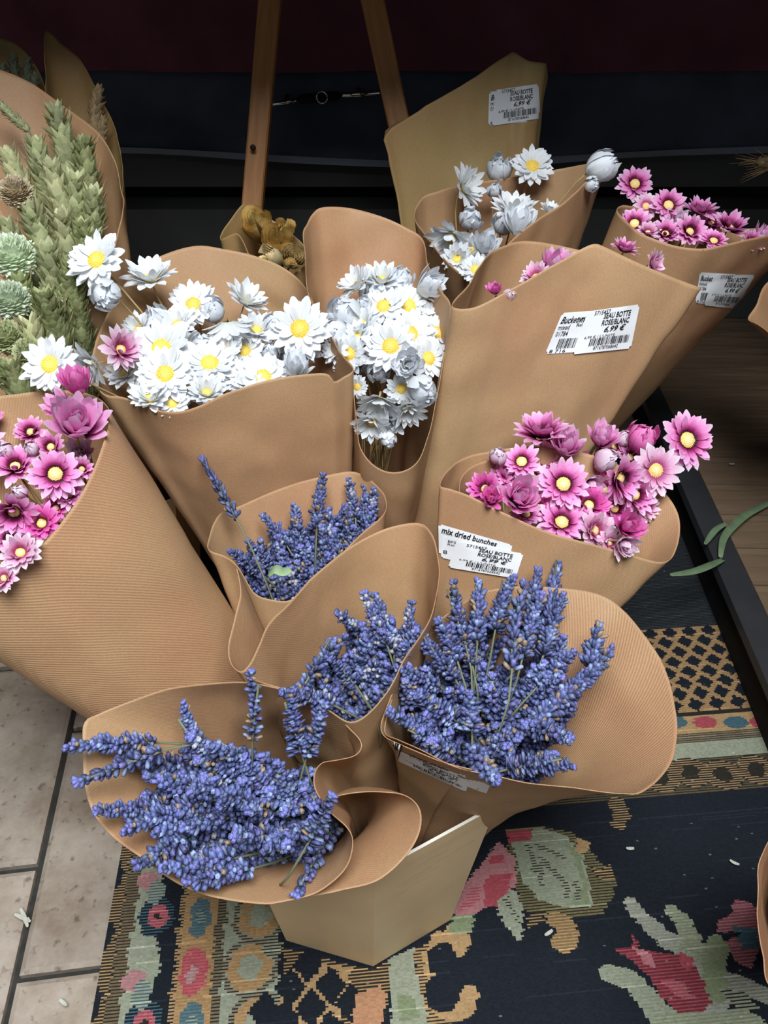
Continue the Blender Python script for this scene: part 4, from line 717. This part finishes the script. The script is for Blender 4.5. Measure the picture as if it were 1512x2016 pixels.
for (x, y, ang, mi, o, s) in [(x, y, a_, m_, o_ - .02, s_*1.5) for (x, y, a_, m_, o_, s_) in [(112,228,-8,1,-.01,1.15),(70,282,-4,0,.0,1.1),(166,288,6,2,-.01,1.1),(184,378,8,0,-.02,1.0),(15,305,-15,3,.0,1.1),(100,330,-5,3,-.03,1.1),(148,350,5,0,-.02,1.1),(60,420,-10,1,-.03,1.1),(120,430,0,3,-.05,1.2),(158,440,6,4,-.04,1.1),(174,470,8,2,-.03,1.1),(95,500,-4,1,-.06,1.2),(140,520,4,4,-.05,1.2),(10,440,-18,0,-.03,1.1),(85,580,-6,4,-.07,1.2),(60,640,-10,3,-.07,1.1),(-12,196,-55,0,-.04,.45),(40,560,-10,2,-.04,1.1),(110,600,0,0,-.03,1.1),(20,720,-15,4,-.07,1.1),(150,590,5,4,-.02,1.0),(75,690,-5,0,-.05,1.0)]]:
    T = at(x, y, W.D(x, y) + o); a = math.radians(ang); d = (RT*math.sin(a) + UP*math.cos(a))*1.0 - FW*.45 + Vector((R.uniform(-.1, .1), R.uniform(-.1, .1), 0))
    wheat(W, T, d, mi, R, {112: 'tallest green wheat ear at the middle of the left wheat bunch', 166: 'green wheat ear nearest the right paper rim of the wheat bunch', -12: 'green wheat ear poking in from the left border'}.get(x, wl), WG, s=s)
W = WR['W2']
for (x, y, a, s) in ((193, 175, 6, 1.1), (203, 235, 8, .9)):
    T = at(x, y, W.D(x, y) - .03); wheat(W, T, RT*math.sin(math.radians(a)) + UP, 0, R, 'tan wheat ear inside the shaded pointed wrap' if x == 193 else 'lower tan wheat ear inside the shaded pointed wrap', 'tan wheat ears', WHT_TAN, .08, s)
W = WR['W3']
for i, (x, y) in enumerate(((25, 112), (55, 120), (70, 150), (5, 130))):
    T = at(x, y, W.D(x, y) - .02); wheat(W, T, RT*.1*(i - 1) + UP, 1, R, 'dark green wheat ear in the top left corner wrap', 'dark wheat ears in the top left corner', WHT_TAN, .08, .9)
rows([q for q in WHL if q[2] == wl], 'green wheat ear', 'left wheat bunch', 7); rows([q for q in WHL if q[2].startswith('dark green')], 'dark wheat ear', 'top left corner wrap')
# pompom heads
def pompom(seed, c0, c1):
    R = random.Random(seed); mb = MB()
    for i in range(340):
        zz = 1 - 1.75*(i + .5)/340; r = math.sqrt(max(0, 1 - zz*zz)); a = i*2.39996; d = Vector((r*math.cos(a), r*math.sin(a), zz)); d2 = (d + Vector((R.uniform(-.3, .3), R.uniform(-.3, .3), R.uniform(-.1, .3)))).normalized()
        sd = d2.cross(Vector((0, 0, 1)) if abs(d2.z) < .9 else Vector((1, 0, 0))).normalized(); n = sd.cross(d2); g = R.uniform(.8, 1.2); p = d*.32; l = R.uniform(.13, .22); w_ = .06
        V = [p - sd*w_*.5, p + sd*w_*.5, p + d2*l*.6 + sd*w_ + n*.02, p + d2*l*.6 - sd*w_ + n*.02, p + d2*l + n*.05]
        mb.add(V, [[0, 1, 2, 3], [3, 2, 4]], [tuple(c*g for c in lerp3(c0, c1, t)) for t in (0, 0, .7, .7, 1)])
    V = []; K = []
    mb2 = MB(); bm = bmesh.new(); bmesh.ops.create_icosphere(bm, subdivisions=2, radius=.33); mb.add([v.co.copy() for v in bm.verts], [[v.index for v in f.verts] for f in bm.faces], c0); bm.free()
    return mesh('florets', mb.V, mb.F, M['wheat'], smooth=False, col=mb.K)
PC = pompom(1, (.50, .40, .26), (.80, .70, .52)); PM = pompom(2, (.60, .68, .50), (.84, .90, .76)); PG = pompom(3, (.42, .45, .24), (.66, .68, .42))
W = WR['W1']
for (x, y, dp, me, lb) in ((32,378,72,PC,'round cream flower head among the green wheat ears'),(28,505,100,PM,'mint green fluffy round head at the left border, upper one'),(22,592,88,PM,'mint green fluffy round head at the left border, lower one'),(15,665,78,PG,'yellowish green round head below the mint green heads'),(58,695,70,PG,'olive round head near the white daisy at left'),(5,735,70,PG,'olive round head at the bottom of the wheat bunch')):
    d = W.D(x, y) - .075; p = at(x, y, d); n = nrm(.1, .5); root = empty('pompom_flower', p); tag(root, lb, 'flower', 'round heads among the wheat'); s = dp*d/F*.92
    o = link('florets', me, root); o.rotation_mode = 'QUATERNION'; o.rotation_quaternion = n.to_track_quat('Z', 'Y'); o.scale = (s, s, s)
    mb = MB(); mb.tube([v - p for v in stem_curve(p - n*s*.3, n, W, R)], .0016, 5); mb.build('stem', M['gstem'], root)
# ------------------------------------------------------------------ dried roses
def rose_mesh(seed, c0, c1):
    R = random.Random(seed); mb = MB()
    for i in range(26):
        t = i/25; a = i*2.1; r = .06 + .30*t; h = .42 - .10*t; out = .1 + .55*t; wd = .5 + .5*t; V = []; K = []; g = R.uniform(.75, 1.2)
        for s in range(5):
            v = s/4
            for u in range(5):
                q = a + (u/4 - .5)*1.7; rr = r*(.45 + .55*math.sin(min(1, v*1.1)*1.5)) + .06*out*max(0, v - .7)*3*math.cos((u/4 - .5)*6) + .015*math.sin(u*3 + seed + i)
                V.append((rr*math.cos(q), rr*math.sin(q), -.35 + (h + .35)*v*(1 - .12*abs(u/4 - .5)) + .02*R.uniform(-1, 1))); K.append(tuple(c*g for c in lerp3(c0, c1, v)))
        mb.add(V, [[s*5+u, s*5+u+1, (s+1)*5+u+1, (s+1)*5+u] for s in range(4) for u in range(4)], K)
    return mesh('petals', mb.V, mb.F, M['rose'], col=mb.K)
RO = [rose_mesh(1, (.60, .40, .11), (.88, .66, .25)), rose_mesh(2, (.66, .48, .22), (.92, .78, .48))]
W = WR['O']
for (x, y, dp, k, nn, lb) in ((508,448,80,0,(-.1,.3),'golden dried rose nearest the easel leg'),(545,480,76,0,(.1,.2),'golden brown dried rose in the middle of its small wrap'),(536,508,56,1,(-.5,.0),'cream dried rose bud under the golden ones'),(575,508,64,1,(.2,-.1),'cream dried rose against the middle white wrap'),(560,455,50,0,(.3,.4),'small golden dried rose at the back of its wrap')):
    d = W.D(x, y) - .03; p = at(x, y, d); n = nrm(*nn); root = empty('dried_rose', p); tag(root, lb, 'rose', 'dried roses by the easel'); s = dp*d/F*1.15
    o = link('petals', RO[k], root); o.rotation_mode = 'QUATERNION'; o.rotation_quaternion = n.to_track_quat('Z', 'Y'); o.scale = (s, s, s)
    mb = MB(); mb.tube([v - p for v in stem_curve(p - n*s*.3, n, W, R)], .0018, 5); mb.build('stem', M['stem'], root)
# ------------------------------------------------------------------ loose leaves
def ribbon(name, pts, wd, m, parent=None):
    P, _ = catmull(pts, 24); V = []; n = len(P)
    for i, p in enumerate(P):
        t = (P[min(i+1, n-1)] - P[max(0, i-1)]).normalized(); sd = t.cross(Vector((0, 0, 1))).normalized(); w_ = wd*math.sin(math.pi*(.06 + .88*i/(n-1)))**.5
        V += [p - sd*w_ + Vector((0, 0, .002)), p, p + sd*w_ + Vector((0, 0, .002))]
    o = link(name, mesh(name, V, [[i*3+u, i*3+u+1, (i+1)*3+u+1, (i+1)*3+u] for i in range(n-1) for u in range(2)], m), parent); so = o.modifiers.new('t', 'SOLIDIFY'); so.thickness = .0006; return o
lf = empty('fallen_leaf', at_z(1420, 1080, PH)); tag(lf, 'long grey-green leaf lying folded across the dark metal edge', 'leaf')
for pts, wd in (([(1320,1133,PH+.03),(1370,1125,PH+.026),(1425,1102,PH+.008)], .007), ([(1418,1098,PH+.006),(1425,1060,PH+.012),(1450,1030,PH+.014),(1480,1008,PH+.01),(1530,985,PH+.006)], .0075), ([(1388,1072,PH+.012),(1408,1045,PH+.016),(1432,1030,PH+.016)], .0055)):
    kid(ribbon('blade', [at_z(*p) for p in pts], wd, M['leaf']), lf)
W = WR['L2']; p = at(550, 1128, W.D(550, 1128) - .02); lp = [p + RT*a + UP*b - FW*c_ for a, b, c_ in ((-.012, -.004, 0), (-.004, .003, .004), (.005, .0, .003), (.013, .003, 0))]
tag(ribbon('leaf', lp, .007, M['leaf2']), 'small pale green leaf caught in the upper lavender bunch', 'leaf')
sp = empty('dried_sprig', at_z(45, 1808, .002)); tag(sp, 'tiny pale grass sprig lying on the tiled floor at left', 'sprig')
for a, b, c_ in (((28, 1800), (45, 1808), (60, 1815)), ((40, 1788), (48, 1805), (55, 1825)), ((46, 1806), (52, 1812), (58, 1808))): kid(ribbon('blade', [at_z(*q, .004) for q in (a, b, c_)], .0022, M['debris']), sp)
for i, (x, y, lb) in enumerate(((1445, 1700, 'pale dry petal scrap lying on the dark rug field near the right border'), (1240, 1672, 'pale scrap on the navy rug field right of the big woven leaf'), (1080, 1838, 'cream scrap on the rug below the big woven leaf'), (125, 1975, 'white crumb on the tile at the bottom left'), (1440, 915, 'small dry petal scrap lying on the brown planks'))):
    z_ = .0075 if x < 1440 or y > 1500 else PH; q_ = at_z(x, y, z_ + .0015); tag(ribbon('petal_scrap', [q_ + Vector((a_*.005, a_*.003*(i % 3 - 1), .0015*abs(a_))) for a_ in (-1, -.3, .4, 1)], .0018, M['debris']), lb, 'petal', 'scraps on the floor')
# awned ear at the right border
ae = empty('barley_ear', at(1512, 325, 1.45)); tag(ae, 'pale bearded barley ear at the right border', 'barley'); mb = MB()
for i in range(26):
    a = R.uniform(-.5, .6); p0 = at(1505 + R.uniform(-5, 25), 322 + R.uniform(-8, 10), 1.45); mb.tube([p0, p0 + (-RT*math.cos(a) + UP*math.sin(a))*R.uniform(.03, .06) + FW*R.uniform(-.02, .02)], [.0007, .0002], 3)
kid(mb.build('awns', M['stem']), ae); o = link('husks', WHT_TAN[0]); o.location = at(1490, 320, 1.45); o.rotation_mode = 'QUATERNION'; o.rotation_quaternion = (RT + UP*.1).to_track_quat('Z', 'Y'); kid(o, ae)
mb = MB(); mb.tube([at(1560, 312, 1.45), at(1600, 600, 1.5), at(1640, 900, 1.75)], .002, 5); kid(mb.build('stem', M['stem']), ae)
# ------------------------------------------------------------------ price stickers
def on_wrap(W, px, py, eps):
    h = W.bvh.ray_cast(CAM, ray(px, py)); p = h[0] if h[0] is not None else W.bvh.find_nearest(at(px, py, W.D(px, py)))[0]; return p - ray(px, py)*eps
def patch(q, u, v):
    tl, tr, br, bl = q; return ((tl[0]*(1-u) + tr[0]*u)*(1-v) + (bl[0]*(1-u) + br[0]*u)*v, (tl[1]*(1-u) + tr[1]*u)*(1-v) + (bl[1]*(1-u) + br[1]*u)*v)
def text_mesh(s, bold=False, shear=0.0):
    c = bpy.data.curves.new('txt', 'FONT'); c.body = s; c.size = 1; c.resolution_u = 2; c.shear = shear; c.offset = .018 if bold else 0.004
    o = bpy.data.objects.new('txt', c); C.objects.link(o); dg = bpy.context.evaluated_depsgraph_get(); me = bpy.data.meshes.new_from_object(o.evaluated_get(dg)); bpy.data.objects.remove(o)
    V = [v.co.copy() for v in me.vertices]; Fc = [list(p.vertices) for p in me.polygons]; bpy.data.meshes.remove(me); x0 = min(v.x for v in V); x1 = max(v.x for v in V); y0 = min(v.y for v in V); y1 = max(v.y for v in V)
    return [((v.x - x0)/(x1 - x0), (v.y - y0)/(y1 - y0)) for v in V], Fc
TXT = {}
def sticker(W, q, items, eps, name='price_sticker'):
    nu, nv = 26, 16; V = []
    def cr(i, j):  # rounded corners
        u, v = i/nu, j/nv
        if (i in (0, nu)) and (j in (0, nv)): u = .03 if i == 0 else .97; v = .045 if j == 0 else .955
        return u, v
    for j in range(nv+1):
        for i in range(nu+1): V.append(on_wrap(W, *patch(q, *cr(i, j)), eps))
    o = link(name, mesh(name, V, [[j*(nu+1)+i, j*(nu+1)+i+1, (j+1)*(nu+1)+i+1, (j+1)*(nu+1)+i] for j in range(nv) for i in range(nu)], M['sticker'])); 
    kid(o, W.root); mb = MB()
    for it in items:
        if it[0] == 'bar':
            _, u0, v0, u1, v1 = it; rr = random.Random(9); u = u0
            while u < u1:
                du = rr.choice((.006, .006, .012, .018)); a = [on_wrap(W, *patch(q, *c), eps + .0011) for c in ((u, v0), (u+du, v0), (u+du, v1), (u, v1))]; mb.add(a, [[0, 1, 2, 3]]); u += du + rr.choice((.006, .009, .014))
        else:
            s, u0, v0, u1, v1 = it[:5]; key = (s, it[5] if len(it) > 5 else 0)
            if key not in TXT: TXT[key] = text_mesh(s, key[1] in (1, 3), .3 if key[1] in (2, 3) else 0)
            tv, tf = TXT[key]; mb.add([on_wrap(W, *patch(q, u0 + (u1-u0)*x, v1 + (v0-v1)*y), eps + .0011) for x, y in tv], tf)
    t = mb.build('lettering', M['ink'], smooth=False); t.parent = o; t.matrix_parent_inverse = Matrix(); 
    return o
FRONT = [('5715457', .16, .02, .46, .12), ('SEAU BOTTE', .36, .10, .86, .23, 1), ('ROSE/BLANC', .36, .26, .86, .39, 1), ('6,99 €', .44, .41, .82, .57, 3), ("6,99 € / L'UNITE", .12, .60, .66, .67), ('bar', .24, .67, .93, .84), ('8716787068642', .34, .86, .76, .94)]
BACK = [('Bucket mix', .05, .10, .62, .27, 3), ('mixed', .05, .30, .27, .42), ('01784', .05, .46, .28, .58), ('bar', .16, .64, .55, .88), ('8 716', .06, .90, .36, .98)]
MID = [('BFS', .10, .12, .25, .22), ('Rel', .10, .26, .22, .35)]
QL = {'H': ([(1107,616),(1205,609),(1180,692),(1073,697)], [(1134,617),(1225,606),(1215,688),(1108,694)], [(1157,613),(1260,599),(1242,686),(1126,698)]),
      'G': ([(963,181),(1040,170),(1040,240),(961,247)], None, [(975,177),(1060,165),(1064,233),(968,248)]),
      'P2': ([(1378,536),(1450,540),(1420,604),(1369,596)], None, [(1409,541),(1487,541),(1449,608),(1385,601)]),
      'J': ([(863,1031),(1009,1073),(1000,1110),(864,1092)], [(872,1056),(980,1078),(970,1120),(868,1098)], [(899,1066),(1031,1090),(1015,1139),(882,1117)]),
      'LR': ([(762,1464),(965,1546),(957,1563),(761,1486)], None, [(784,1477),(924,1538),(917,1559),(780,1497)])}
for key, (qb, qm, qf) in QL.items():
    W = WR[key]
    bk_items = BACK if key != 'J' else [('mix dried bunches', .04, .06, .80, .28, 3), ('8', .06, .82, .12, .95)]
    sticker(W, qb, bk_items, .0016)
    if qm: sticker(W, qm, MID, .0022)
    sticker(W, qf, FRONT, .0032)
